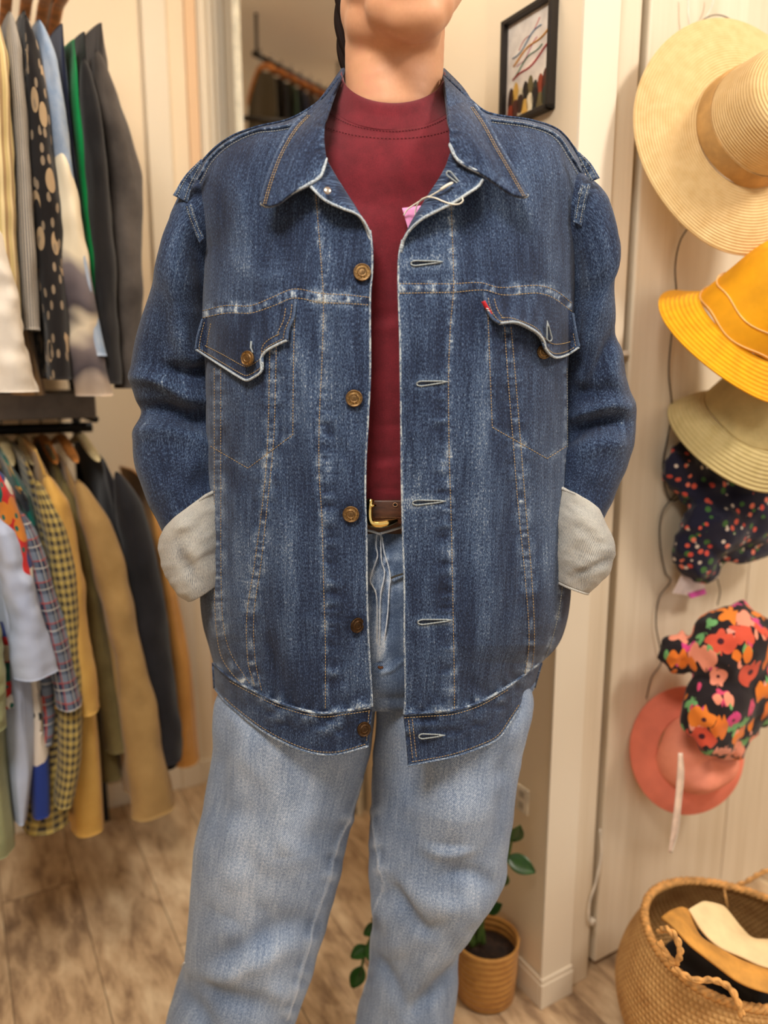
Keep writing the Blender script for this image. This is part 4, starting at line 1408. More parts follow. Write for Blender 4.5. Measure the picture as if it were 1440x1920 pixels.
ell(up(757, -94, .862), (0.008, 0.010, 0.007)); ell(up(787, -94, .862), (0.008, 0.010, 0.007))
for sx, ex in ((-1, 655), (1, 850)):
    ell(up(ex, -140, .99), (0.008, 0.018, 0.030))
cap(up(720, -225, .885), up(760, -235, .873), .010, .010); cap(up(775, -235, .873), up(812, -222, .885), .010, .010)
# torso, kept inside the top
for y, hw, dp in ((260, .070, .050), (350, .120, .060), (420, .150, .078), (520, .140, .082), (650, .130, .080), (780, .122, .078), (900, .120, .074), (1000, .130, .076), (1100, .140, .08), (1200, .138, .08)):
    c = up(722, y, 1.0)
    ell(c, (hw, dp, 0.075))
for L_ in (0, 1):
    X = (lambda x: x) if L_ == 0 else (lambda x: 1450 - x)
    sh = up(X(440), 400, 1.02); elb = up(X(338), 790, 1.03); wri = up(X(392), 1035, .985); pal = up(X(440), 1110, .975)
    cap(up(X(540), 345, 1.02), sh, .035, .038)
    cap(sh, elb, .043, .034); cap(elb, wri, .034, .025); cap(wri, pal, .024, .028)
    for k_ in range(4):
        b0_ = pal + np.array([0.0, -0.022 + k_ * 0.015, -0.01]); ln = (0.036, 0.042, 0.040, 0.032)[k_]
        sx = 1 if L_ == 0 else -1
        mid = b0_ + np.array([sx * 0.022, 0, -ln]); tip = mid + np.array([sx * 0.006, 0, -ln * 0.8])
        cap(b0_, mid, .0095, .0088); cap(mid, tip, .0085, .0075)
    th0 = wri * .5 + pal * .5 + np.array([0, -0.022, 0]); th1 = th0 + np.array([(1 if L_ == 0 else -1) * 0.018, -0.018, -0.028])
    cap(th0, th1, .011, .009)
    hip = up(X(600), 1180, 1.01)
    kn = up(520, 1700, 1.02) if L_ == 0 else up(815, 1700, 1.03)
    an = np.array([-0.28, 1.0, 0.07]) if L_ == 0 else np.array([0.03, 1.06, 0.07])
    cap(hip, kn, .075, .05); cap(kn, an, .048, .035)
    cap(an + (0, 0.0, -0.03), an + (0, -0.10, -0.045), .028, .022)
V = []; Fc = []; off = 0
for v_, f_ in BMW:
    V.append(v_); Fc += [tuple(i + off for i in f) for f in f_]; off += len(v_)
tmp = bpy.data.meshes.new('body'); tmp.from_pydata(np.concatenate(V).tolist(), [], Fc)
body = bpy.data.objects.new('body', tmp); COL.objects.link(body)
rmh = body.modifiers.new('r', 'REMESH'); rmh.mode = 'VOXEL'; rmh.voxel_size = 0.0042
smm = body.modifiers.new('s', 'SMOOTH'); smm.factor = 0.6; smm.iterations = 8
dg = bpy.context.evaluated_depsgraph_get()
me = bpy.data.meshes.new_from_object(body.evaluated_get(dg))
body.modifiers.clear(); body.data = me
me.polygons.foreach_set('use_smooth', [True] * len(me.polygons))
me.materials.clear(); me.materials.append(M_SKIN)
setpar(body, person)
for ex in (742, 790):
    mb = MB(); lathe(mb, [(0.0001, 0.0105), (0.004, 0.0098), (0.0075, 0.0074), (0.0104, 0.002), (0.0102, -0.003), (0.0001, -0.0105)], 20)
    o = mb.build('eye', plain('eye_white', (236, 230, 224), 0.2), None)
    o.location = (up(ex, -190, .892)).tolist(); o.rotation_euler = (R(90), 0, 0); bpy.context.view_layer.update(); setpar(o, person)


# ---- hair, gathered low behind the neck
def hair_mat():
    t = NT('dark_brown_hair', 0.8, spec=0.15)
    f = t.noise(t.coords('UV', (1, 0.02, 1)), 500, 3)
    t.color(t.ramp(f, [(0.3, (12, 8, 7)), (0.7, (38, 23, 18))]))
    t.bump(f, 0.3, 0.001)
    return t.m


M_HAIR = hair_mat()
hm = MB()
lat = np.linspace(0.02, 0.80, 30)[:, None] * math.pi; lon = np.arange(60)[None] * 2 * math.pi / 60
hc = up(748, -235, 1.003)
rr = 1 + 0.012 * np.sin(lon * 23 + lat * 3)
X_ = 0.085 * np.sin(lat) * np.cos(lon) * rr; Y_ = 0.103 * np.sin(lat) * np.sin(lon) * rr; Z_ = 0.108 * np.cos(lat) + 0 * lon
front = np.clip(-Y_ / 0.103, 0, 1)
Z_ = np.where(Z_ < 0.05, np.maximum(Z_, 0.05 * front * 1.6 + Z_ * (1 - front)), Z_)
hm.grid(np.stack([X_ + hc[0], Y_ + hc[1], Z_ + hc[2]], -1), None, 0, closed=True)
pt = curve([(646, -120, 1.075), (642, -40, 1.07), (641, 20, 1.06), (643, 70, 1.055), (648, 110, 1.055), (655, 150, 1.06)], 60)
PT = up(pt[:, 0], pt[:, 1], pt[:, 2])
for k_ in range(3):
    q = PT.copy(); a_ = np.linspace(0, 9, 60) + k_ * 2 * math.pi / 3
    q[:, 0] += 0.0045 * np.cos(a_); q[:, 1] += 0.0045 * np.sin(a_)
    hm.tube(q, 0.0072 * (1 - 0.25 * np.linspace(0, 1, 60)), 10)
hair = hm.build('hair', M_HAIR, person)
hair['label'] = 'dark brown hair gathered behind the neck'

# ---- jeans
FLY = [[(706, 1002), (705, 1024), (708, 1041), (704, 1055), (696, 1078), (694, 1090), (698, 1097), (705, 1113), (707, 1150), (706, 1240)],
       [(714, 1000), (714, 1026), (716, 1055), (721, 1070), (719, 1089), (714, 1112), (712, 1180), (712, 1240)],
       [(716, 1006), (721, 1037), (728, 1060), (732, 1084), (730, 1100), (727, 1150), (721, 1200), (717, 1246)]]


def pelvis_fold(px, py, ph_):
    fr_ = np.clip(np.sin(ph_) * 2, 0, 1)
    hh = 0.0015 * noise(px / 20, py / 40, 130) * fr_
    wr = -0.34 + 0.22 * noise(px / 9, py / 22, 131) + 0.40 * noise(px / 40 + py / 40, py / 14, 132) * (py < 1160) - 0.25 * np.clip((py - 1090) / 60, 0, 1) * (px > 728)
    for A in FLY:
        d, s_, sd = dist_poly(px, py, A)
        hh += 0.0022 * gauss(d, 2.2) * fr_; wr += 0.9 * gauss(d, 1.6)
        hh -= 0.0016 * gauss(d - 5, 3) * fr_
    d, s_, _ = dist_poly(px, py, [(706, 1002), (700, 1060), (700, 1180)])
    hh -= 0.003 * gauss(np.hypot((px - 710) / 4, (py - 1030) / 40), 1) * fr_
    d, s_, _ = dist_poly(px, py, [(753, 1240), (735, 1255), (715, 1262)]); hh += 0.003 * gauss(d, 5) * fr_; wr += 0.3 * gauss(d, 3)
    return hh, wr


jn = MB()
P, uv, wr = rings([(506, 985, 946, 985, 1.0, .086, 1001), (500, 1010, 950, 1010, 1.0, .090, 1030), (484, 1100, 960, 1100, 1.0, .098, None), (468, 1180, 972, 1180, 1.003, .103, None), (455, 1250, 975, 1250, 1.01, .100, None), (520, 1290, 930, 1290, 1.02, .070, None), (690, 1300, 730, 1300, 1.02, .01, None)], 150, 260, 0.95, pelvis_fold)
jn.grid(P, uv, wr, closed=True, flip=True)
FOLDK = 1.7
LG = foldfn([([(545, 1560), (480, 1640), (430, 1720)], 4, 50), ([(362, 1830), (430, 1790), (520, 1745), (590, 1720)], -5, 26), ([(345, 1815), (400, 1830), (480, 1800), (560, 1770)], 4, 22),
             ([(350, 1835), (420, 1870), (500, 1880)], -5, 22), ([(330, 1850), (370, 1900), (400, 1960)], -4, 20), ([(440, 1400), (520, 1500), (540, 1600)], 4, 50), ([(640, 1430), (610, 1540), (580, 1650)], -3, 34),
             ([(500, 1850), (540, 1870), (570, 1840)], 3, 20), ([(420, 1350), (405, 1500), (395, 1640)], -3, 22)], nz=0.005, sc=(80, 100), seed=140, wsc=0.20)


def seam_on(f, lines):
    def g(px, py, ph_):
        hh, wr = f(px, py, ph_)
        for A in lines:
            d, s_, sd = dist_poly(px, py, curve(A, 30))
            pk = noise(s_ / 16, 0, 150)
            hh += 0.0015 * gauss(d, 3) + 0.0018 * pk * gauss(d - 5, 9)
            wr += 0.45 * gauss(d, 2.2) + 0.35 * pk * gauss(d - 7, 8)
        return hh, wr
    return g


INS_L = [(676, 1460), (652, 1540), (629, 1601), (603, 1688), (577, 1791), (560, 1850), (541, 1914)]
INS_R = [(697, 1440), (698, 1520), (706, 1611), (717, 1657), (706, 1693), (696, 1740), (689, 1800), (683, 1860)]
P, uv, wr = rings([(520, 1190, 712, 1190, 1.02, .085, None), (440, 1250, 710, 1250, 1.015, .100, None), (406, 1300, 704, 1300, 1.01, .105, None), (395, 1400, 694, 1400, 1.01, .106, None), (384, 1470, 675, 1470, 1.01, .106, None), (371, 1560, 656, 1560, 1.01, .105, None),
                   (364, 1640, 637, 1640, 1.01, .103, None), (359, 1720, 619, 1720, 1.01, .102, None), (355, 1775, 603, 1775, 1.01, .102, None), (349, 1806, 595, 1806, 1.01, .102, None), (332, 1838, 586, 1838, 1.01, .103, None),
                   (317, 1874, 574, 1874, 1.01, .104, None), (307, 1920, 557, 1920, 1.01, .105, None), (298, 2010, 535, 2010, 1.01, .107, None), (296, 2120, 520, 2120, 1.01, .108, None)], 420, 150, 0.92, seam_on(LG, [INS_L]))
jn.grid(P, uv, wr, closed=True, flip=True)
RG = foldfn([([(735, 1660), (765, 1710), (795, 1745), (820, 1740)], -7, 15), ([(745, 1640), (800, 1690), (850, 1700), (930, 1660)], 4, 26), ([(930, 1668), (890, 1640), (830, 1640)], -3, 16), ([(900, 1715), (850, 1780), (790, 1850)], 4, 22),
             ([(870, 1790), (820, 1850), (770, 1900)], -6, 16), ([(700, 1790), (740, 1840), (760, 1890)], -3.5, 12), ([(850, 1400), (860, 1500), (850, 1580)], 5, 60), ([(770, 1420), (760, 1540), (770, 1620)], -3, 30),
             ([(700, 1700), (730, 1740), (745, 1800)], 4, 20), ([(960, 1400), (945, 1500), (925, 1600)], -3, 20), ([(790, 1590), (840, 1600), (890, 1590)], 3, 14)], nz=0.0045, sc=(80, 90), seed=160, wsc=0.16)
P, uv, wr = rings([(715, 1190, 900, 1190, 1.02, .085, None), (706, 1250, 985, 1250, 1.015, .098, None), (702, 1300, 997, 1300, 1.01, .104, None), (699, 1400, 980, 1400, 1.012, .106, None), (696, 1490, 964, 1490, 1.015, .106, None), (689, 1585, 951, 1585, 1.02, .105, None),
                   (688, 1640, 942, 1640, 1.025, .104, None), (690, 1665, 918, 1665, 1.03, .102, None), (696, 1710, 884, 1710, 1.04, .098, None), (694, 1755, 860, 1755, 1.05, .094, None), (690, 1790, 860, 1790, 1.055, .092, None),
                   (683, 1860, 857, 1860, 1.06, .090, None), (668, 1915, 848, 1915, 1.065, .090, None), (655, 2000, 838, 2000, 1.07, .092, None), (640, 2090, 832, 2090, 1.07, .095, None)], 420, 150, 0.92, seam_on(RG, [INS_R]))
jn.grid(P, uv, wr - 0.08, closed=True, flip=True)
jeans = jn.build('jeans', M_JEANS, person)
jeans['label'] = 'light-washed blue jeans with a wide leg'
yj = lambda px, py: 0.9 + 0 * px
yp = lambda y: np.interp(y, [985, 1010, 1100, 1180, 1250, 1290], [.914, .910, .902, .900, .910, .950])
for A in FLY:
    q = curve(A, 60)
    MB().tube(up(q[:, 0], q[:, 1], yp(q[:, 1]) - 0.0026), 0.0016 * (1 + 0.2 * np.sin(np.arange(60) * 1.9)), 6, wear=0.85 + 0.3 * np.repeat(noise(np.arange(60) / 3, 0, 61), 6), flat=0.7).build('fly_edge', M_JEANS, jeans)
# waistband edge and the dark coin pocket edge seen in the opening
wb = MB()
wb.tube(up([680, 700, 711, 735, 760], [992, 997, 1001, 994, 986], [.9115, .9105, .910, .9105, .9115]), 0.0017, 8, wear=1.0)
wb.build('waistband_edge', M_JEANS, jeans)['label'] = 'frayed pale waistband edge'
MB().tube(up([733, 742, 756, 775], [1084, 1080, 1076, 1070], [.899, .899, .9, .902]), 0.0024, 8, flat=0.5).build('coin_pocket_edge', plain('dark_worn_denim', (62, 56, 44), 0.8), jeans)
MB().tube(up([709, 713, 718], [1250, 1252, 1251], [.901, .900, .901]), 0.0016, 6).build('bar_tack', plain('rust_thread', (120, 74, 44), 0.8), jeans)
sp = MB()


def leather():
    t = NT('brown_leather', 0.42)
    f = t.noise(t.coords('Object', (0.3, 1, 1)), 160, 4, 0.6)
    t.color(t.ramp(f, [(0.3, (50, 25, 14)), (0.7, (98, 56, 34))]))
    t.bump(f, 0.3, 0.001)
    return t.m


M_LEA = leather()
c0 = up(725, 0, 1.0)
phs = np.arange(120) * 2 * math.pi / 120
zt = up(722, 938, .898)[2]; zb = up(722, 984, .898)[2]
br = []
for z_, o_ in ((zb, 0), (zb, .0032), (zb + .002, .004), (zt - .002, .004), (zt, .0032), (zt, 0)):
    br.append(np.stack([0.003 - (0.148 + o_) * np.cos(phs), 1.0 - (0.0985 + o_) * np.sin(phs), z_ + 0 * phs], -1))
belt = MB().grid(np.array(br), None, 0, closed=True, flip=True).build('belt', M_LEA, person)
belt['label'] = 'brown leather belt with a gold buckle'
yb = lambda off: 1.0 - 0.1025 - off
bk = MB()
bp = curve([(695, 937, .892), (693.4, 944, .890), (692, 955, .890), (692.5, 972, .890), (697, 981, .890), (712, 983, .890), (730, 980, .892), (745, 975, .8955)], 60)
bk.tube(up(bp[:, 0], bp[:, 1], bp[:, 2]), 0.0044 * (1 - 0.5 * np.clip((np.linspace(0, 1, 60) - .8) / .2, 0, 1)) * 1.1, 14, flat=0.9)
bk.tube(up([690, 697, 705], [948, 948, 947], [.8875, .8872, .888]), [0.0019, 0.0019, 0.0015], 10)
bk.build('buckle', M_GOLD, belt)['label'] = 'gold buckle'
hl = MB(); aa = np.linspace(0, 2 * math.pi, 20)
hl.tube(up(741 + 4 * np.cos(aa), 946.5 + 3.5 * np.sin(aa), yb(0.0005)), 0.0005, 6)
hl.build('eyelet_rim', plain('worn_leather_rim', (176, 128, 92), 0.5), belt)
hl = MB(); pq = up(741 + 3.6 * np.cos(aa[:-1]), 946.5 + 3.1 * np.sin(aa[:-1]), yb(0.0004)); hl.raw(np.r_[pq, pq + [0, .002, 0]], [tuple(range(19)), tuple(range(37, 18, -1))] + [(i, (i + 1) % 19, 19 + (i + 1) % 19, 19 + i) for i in range(19)])
hl.build('belt_hole', plain('belt_hole_black', (8, 6, 5), 0.9), belt, smooth=False)
sp = MB()
for i in range(14):
    x = 703 + i * 4.2
    sp.tube(up([x, x + 1.4, x + 2.8], [971, 970.6, 971], yb(0.0008)), 0.0004, 5)
sp.build('stitching', plain('rust_thread', (150, 92, 56), 0.7), belt)
# light knee tear on the outer seam
MB().tube(up([340, 346, 352, 349], [1812, 1805, 1806, 1813], [.99, .975, .965, .97]), 0.0014, 6, wear=1.0).build('worn_seam', M_JEANS, jeans)

# ---- price tag on its loop, hanging from the top buttonhole
M_PINK = plain('pink_card', (236, 156, 208), 0.6, 0, 0.02)
M_STR = plain('white_cord', (228, 222, 206), 0.5)
tg = thing('price_tag', up(780, 410, .888), 'pink card price tag on a white cord hanging from the open jacket', 'price tag')
c = np.array([[754, 390], [798, 384], [812, 432], [768, 438]], float)
t_, s_ = np.meshgrid(np.linspace(0, 1, 8), np.linspace(0, 1, 8), indexing='ij')
PX = (1 - t_) * ((1 - s_) * c[0, 0] + s_ * c[1, 0]) + t_ * ((1 - s_) * c[3, 0] + s_ * c[2, 0])
PY = (1 - t_) * ((1 - s_) * c[0, 1] + s_ * c[1, 1]) + t_ * ((1 - s_) * c[3, 1] + s_ * c[2, 1])
MB().grid(up(PX, PY, .8885 + 0.003 * np.sin(np.pi * s_)), flip=True).build('card', M_PINK, tg, solid=0.0005)
st = MB()
for ln, r_ in (([(846, 345, .862), (838, 348, .860), (833, 351, .860), (826, 356, .861), (818, 361, .863), (806, 368, .868), (793, 374, .874), (778, 383, .880), (764, 393, .884), (757, 404, .886)], 0.00085),
               ([(806, 368, .868), (792, 373, .873), (783, 383, .879), (779, 396, .883), (779, 414, .886)], 0.0008),
               ([(800, 369, .868), (815, 371, .862), (832, 378, .857), (850, 383, .854), (862, 382, .853), (868, 376, .853), (866, 370, .855)], 0.0008)):
    q = curve(ln, 40); st.tube(up(q[:, 0], q[:, 1], q[:, 2]), r_, 8)
st.build('cord', M_STR, tg)
q = curve([(850, 342, .859), (838, 348, .858), (824, 357, .860)], 10)
MB().tube(up(q[:, 0], q[:, 1], q[:, 2]), 0.0017, 10, taper=True).build('clasp', M_STR, tg)


# ================================================================== CLOTHES RACK ON THE LEFT
M_BLACKM = plain('black_metal', (22, 20, 20), 0.45, 0.4)
M_SHELF = plain('dark_grey_shelf', (112, 104, 98), 0.5)
rack = thing('clothes_rack', room(0.0, 1.75, 0), 'black two-tier clothes rack with a dark shelf board against the left wall', 'clothes rack')


def rpart(name, a0, a1, b0_, b1_, z0_, z1_, mat):
    return rbox(name, a0, a1, b0_, b1_, z0_, z1_, mat, rack, None, 0.002)


rpart('shelf', -0.24, 0.262, 1.64, 2.0, 1.110, 1.162, M_SHELF)
for a_ in (-0.24, 0.268):
    for b_ in (1.985,):
        rpart('post', a_ - 0.009, a_ + 0.009, b_ - 0.009, b_ + 0.009, 0, 2.1, M_BLACKM)
for z_ in (1.084, 1.94):
    MB().tube([room(-0.24, 1.76, z_), room(0.27, 1.76, z_)], 0.011, 12).build('rail', M_BLACKM, rack)
    MB().tube([room(0.268, 1.70, z_ + .02), room(0.268, 1.985, z_ + .02)], 0.008, 8).build('crossbar', M_BLACKM, rack)


def cloth(name, base, hi, rough=0.85, scale=8, var=None):
    if name in MATS:
        return MATS[name]
    t = NT(name, rough, 0, 0.15, 0.25)
    f = t.noise(t.coords('UV'), scale, 4, 0.6)
    t.color(t.ramp(f, [(0.3, base), (0.7, hi)]))
    t.bump(t.noise(t.coords('UV'), 90, 3), 0.25, 0.002)
    MATS[name] = t.m
    return t.m


def stripes(name, cols, scale, rot=0.0, horiz=False):
    t = NT(name, 0.85, 0, 0.15, 0.25)
    v = t.coords('UV', rot=(0, 0, rot))
    sep = t.n('ShaderNodeSeparateXYZ'); t.l(v, sep.inputs[0])
    f = t.math('FRACT', t.math('MULTIPLY', sep.outputs[1 if horiz else 0], scale))
    n_ = len(cols)
    t.color(t.ramp(f, [(i / n_, c) for i, c in enumerate(cols)], 'CONSTANT'))
    return t.m


def checks(name, bg, c1, c2, sc, w1=0.3, w2=0.08, rot=0.0, c3_=None):
    t = NT(name, 0.85, 0, 0.15, 0.25)
    v = t.coords('UV', rot=(0, 0, rot))
    sep = t.n('ShaderNodeSeparateXYZ'); t.l(v, sep.inputs[0])
    fx = t.math('FRACT', t.math('MULTIPLY', sep.outputs[0], sc)); fy = t.math('FRACT', t.math('MULTIPLY', sep.outputs[1], sc))
    ax = t.math('LESS_THAN', fx, w1); ay = t.math('LESS_THAN', fy, w1)
    c = t.mix(t.math('MULTIPLY', t.math('ADD', ax, ay), 0.5), bg, c1)
    bx = t.math('GREATER_THAN', fx, 1 - w2); by = t.math('GREATER_THAN', fy, 1 - w2)
    c = t.mix(t.math('MAXIMUM', bx, by), c, c2)
    if c3_:
        gx = t.math('COMPARE', fx, 0.62, 0.03); gy = t.math('COMPARE', fy, 0.62, 0.03)
        c = t.mix(t.math('MAXIMUM', gx, gy), c, c3_)
    t.color(c)
    return t.m


def blotch(name, bg, items, scale, coord='UV', stretch=(1, 1, 1), petals=0):
    """cloth printed with spots: items = [(colour, size, offset)]"""
    t = NT(name, 0.85, 0, 0.15, 0.25)
    c = bg
    for i, (colr, size, off, k) in enumerate(items):
        v = t.coords(coord, stretch, (0, 0, i * 0.7), (off, off * 1.7, off * 0.6))
        vo = t.n('ShaderNodeTexVoronoi', voronoi_dimensions='2D' if coord == 'UV' else '3D')
        t.l(v, vo.inputs['Vector']); vo.inputs['Scale'].default_value = scale * k
        d = vo.outputs['Distance']
        if petals:
            sub = t.n('ShaderNodeVectorMath', operation='SUBTRACT')
            sc_ = t.n('ShaderNodeVectorMath', operation='SCALE'); t.l(v, sc_.inputs[0]); sc_.inputs['Scale'].default_value = scale * k
            ps = t.n('ShaderNodeVectorMath', operation='SCALE'); t.l(vo.outputs['Position'], ps.inputs[0]); ps.inputs['Scale'].default_value = scale * k
            t.l(sc_.outputs[0], sub.inputs[0]); t.l(ps.outputs[0], sub.inputs[1])
            sp_ = t.n('ShaderNodeSeparateXYZ'); t.l(sub.outputs[0], sp_.inputs[0])
            an_ = t.math('ARCTAN2', sp_.outputs[1], sp_.outputs[0])
            pe = t.math('MULTIPLY', t.math('COSINE', t.math('MULTIPLY', an_, float(petals))), size * 0.2)
            m = t.math('LESS_THAN', d, t.math('ADD', pe, size * 0.85))
            core = t.math('LESS_THAN', d, size * 0.22)
        else:
            m = t.math('LESS_THAN', d, size); core = None
        cell = t.n('ShaderNodeSeparateColor'); t.l(vo.outputs['Color'], cell.inputs[0])
        if isinstance(colr[0], tuple):
            cc = t.ramp(cell.outputs[0], [(j / len(colr), q) for j, q in enumerate(colr)], 'CONSTANT')
        else:
            cc = colr
            m = t.math('MULTIPLY', m, t.math('GREATER_THAN', cell.outputs[1], 0.35))
        c = t.mix(m, c, cc)
        if core is not None and isinstance(colr[0], tuple):
            c = t.mix(core, c, (70, 30, 40))
    t.color(c)
    return t.m


B0 = 1.5


def hang_rings(rows, b_near, b_far, nz, seed, drop, n=90, k=64):
    """closed garment body; rows = (py, left px, right px) read where the near edge hangs"""
    Rr = np.asarray(rows, float)
    L3 = np.array([on_b(xl, y, b_near) for y, xl, xr in Rr]); R3 = np.array([on_b(xr, y, b_near) for y, xl, xr in Rr])
    t_ = np.linspace(0, 1, n)
    src = np.linspace(0, 1, len(Rr))
    al = np.interp(t_, src, L3[:, 0]); ar = np.interp(t_, src, R3[:, 0]); z_ = np.interp(t_, src, (L3[:, 2] + R3[:, 2]) / 2)
    for _ in range(4):
        al[1:-1] = (al[:-2] + al[1:-1] + al[2:]) / 3; ar[1:-1] = (ar[:-2] + ar[1:-1] + ar[2:]) / 3
    ph_ = np.arange(k) * 2 * math.pi / k
    c_ = np.sign(np.cos(ph_)) * np.abs(np.cos(ph_)) ** 0.7; s_ = np.sign(np.sin(ph_)) * np.abs(np.sin(ph_)) ** 0.5
    am = (al + ar) / 2; ah = (ar - al) / 2; bm = (b_near + b_far) / 2; bh = (b_far - b_near) / 2
    ah = ah * np.clip(0.25 + 3 * t_, 0, 1)
    A = am[:, None] + ah[:, None] * c_ * (1 - 0.30 * (s_[None] + 1) / 2 - 0.25 * np.clip(s_[None], 0, 1)); B = bm + bh * s_[None] + 0 * A
    rib = nz * (noise(B * 28 + 3 * t_[:, None], t_[:, None] * 2, seed) + 0.6 * noise(B * 60, t_[:, None] * 3 + 5, seed + 1)) * np.clip(t_[:, None] * 3, 0, 1)
    A = A + rib * np.sign(c_)
    q = (B - bm) / bh
    w_ = np.clip(1 - t_[:, None] * 4, 0, 1)
    Z = z_[:, None] + 0 * A
    Z = Z + w_ * drop * (1 - np.abs(q)) ** 0.9
    B = B + (0.010 * noise(t_[:, None] * 6, 0 * B, seed + 3))
    P = np.stack([A * CY - B * SY, A * SY + B * CY, Z], -1)
    uv = np.stack([B * 1.0 + c_[None] * 0.02, Z], -1)
    return P, uv


def arm_tube(rows, b_c, r_b, seed, nz=0.004, n=80, k=40):
    Rr = np.asarray(rows, float)
    L3 = np.array([on_b(xl, y, b_c) for y, xl, xr in Rr]); R3 = np.array([on_b(xr, y, b_c) for y, xl, xr in Rr])
    C = curve((L3 + R3) / 2, n); H = np.interp(np.linspace(0, 1, n), np.linspace(0, 1, len(Rr)), (R3[:, 0] - L3[:, 0]) / 2)
    ph_ = np.arange(k) * 2 * math.pi / k
    t_ = np.linspace(0, 1, n)[:, None]
    rr = 1 + nz / 0.03 * noise(ph_[None] * 1.3 + 0 * t_, t_ * 7, seed) + 0.10 * noise(t_ * 14, ph_[None] * 1.0, seed + 1)
    topc = np.sqrt(np.clip(t_ * 9, 0.02, 1))
    A = C[:, 0][:, None] + H[:, None] * np.cos(ph_) * rr * topc; B = C[:, 1][:, None] + r_b * np.sin(ph_) * rr * topc
    Z = C[:, 2][:, None] + 0 * A
    P = np.stack([A * CY - B * SY, A * SY + B * CY, Z], -1)
    uv = np.stack([ph_[None] * 0.035 + 0 * Z, Z], -1)
    return P, uv


def garment(name, label, cat, rows, mat, sleeve=None, b=(1.5, 1.93), seed=1, group=None, drop=None, smat=None, sb=None, nz=0.006):
    drop = drop if drop is not None else (0.045 if group == G1 else 0.008)
    P, uv = hang_rings(rows, b[0], b[1], nz, seed, drop)
    t = thing(name, room(on_b(rows[0][1], rows[0][0], b[0])[0], (b[0] + b[1]) / 2, 0), label, cat, group)
    mb = MB().grid(P, uv, 0, closed=True)
    for row in (0, -1):
        Cc = P[row].mean(0)
        mb.grid(np.stack([P[row], Cc + (P[row] - Cc) * 0.5 + [0, 0, 0 if row == 0 else 0.01], Cc + (P[row] - Cc) * 0.02 + [0, 0, 0 if row == 0 else 0.01]]), None, 0, closed=True)
    mb.build('body', mat, t, weld=True)
    if sleeve:
        P, uv = arm_tube(sleeve, sb or b[0] - 0.012, 0.036, seed + 9)
        mb = MB().grid(P, uv, 0, closed=True)
        for row in (0, -1):
            Cc = P[row].mean(0)
            mb.grid(np.stack([P[row], Cc + (P[row] - Cc) * 0.85, Cc + (P[row] - Cc) * 0.8 + [0, 0, 0.02 if row else -0.003]]), None, 0, closed=True)
        mb.build('sleeve', smat or mat, t, weld=True)
    return t


G1 = 'clothes hanging on the upper rail'
G2 = 'clothes hanging on the lower rail'
garment('jacket', 'dark brown-grey faded denim jacket at the right end of the upper rail', 'jacket', [(40, 178, 205), (130, 180, 212), (400, 185, 240), (700, 190, 262)], cloth('faded_black_denim', (50, 44, 40), (84, 76, 70)),
        [(95, 160, 200), (200, 172, 228), (330, 196, 262), (450, 206, 266), (600, 214, 268), (728, 214, 266)], (1.53, 1.95), 11, G1)
garment('jacket', 'black jacket hanging behind the dark brown-grey one, left of it', 'jacket', [(60, 145, 172), (200, 150, 180), (720, 172, 222)], cloth('black_cloth', (18, 16, 17), (30, 27, 27)),
        [(110, 140, 172), (300, 158, 200), (500, 172, 215), (720, 180, 226)], (1.50, 1.94), 12, G1)
garment('shirt', 'bright green shirt squeezed between navy and black clothes', 'shirt', [(70, 134, 146), (200, 138, 156), (450, 158, 188), (668, 180, 214)], cloth('bright_green', (4, 130, 62), (16, 160, 84)), None, (1.485, 1.93), 13, G1)
garment('shirt', 'navy shirt just left of the bright green one', 'shirt', [(45, 105, 128), (200, 116, 142), (450, 138, 168), (690, 168, 200)], cloth('navy_cloth', (28, 34, 58), (44, 52, 82)), None, (1.48, 1.93), 14, G1)
garment('denim_shirt', 'light blue bleached denim shirt left of the navy one', 'shirt', [(35, 60, 90), (120, 66, 104), (400, 110, 146), (672, 160, 196)], cloth('bleached_denim', (108, 134, 166), (170, 178, 190), scale=14),
        [(40, 56, 92), (130, 70, 112), (300, 96, 134), (450, 122, 156), (668, 158, 198)], (1.475, 1.93), 15, G1)


def tiedye():
    t = NT('tie_dye', 0.85, 0, 0.1, 0.25)
    v = t.coords('UV', (1, 1, 1))
    sep = t.n('ShaderNodeSeparateXYZ'); t.l(v, sep.inputs[0])
    n_ = t.noise(v, 9, 2, 0.5, 0.4)
    wv = t.math('ADD', sep.outputs[1], t.math('MULTIPLY', t.math('SUBTRACT', n_, 0.5), 0.12))
    f = t.math('DIVIDE', t.math('SUBTRACT', wv, 1.15), 0.50)
    t.color(t.ramp(f, [(0.0, (196, 176, 156)), (0.10, (70, 62, 66)), (0.20, (120, 108, 108)), (0.27, (214, 198, 172)), (0.33, (70, 62, 66)), (0.44, (112, 102, 104)), (0.50, (226, 212, 184)), (1.0, (232, 220, 194))]))
    return t.m


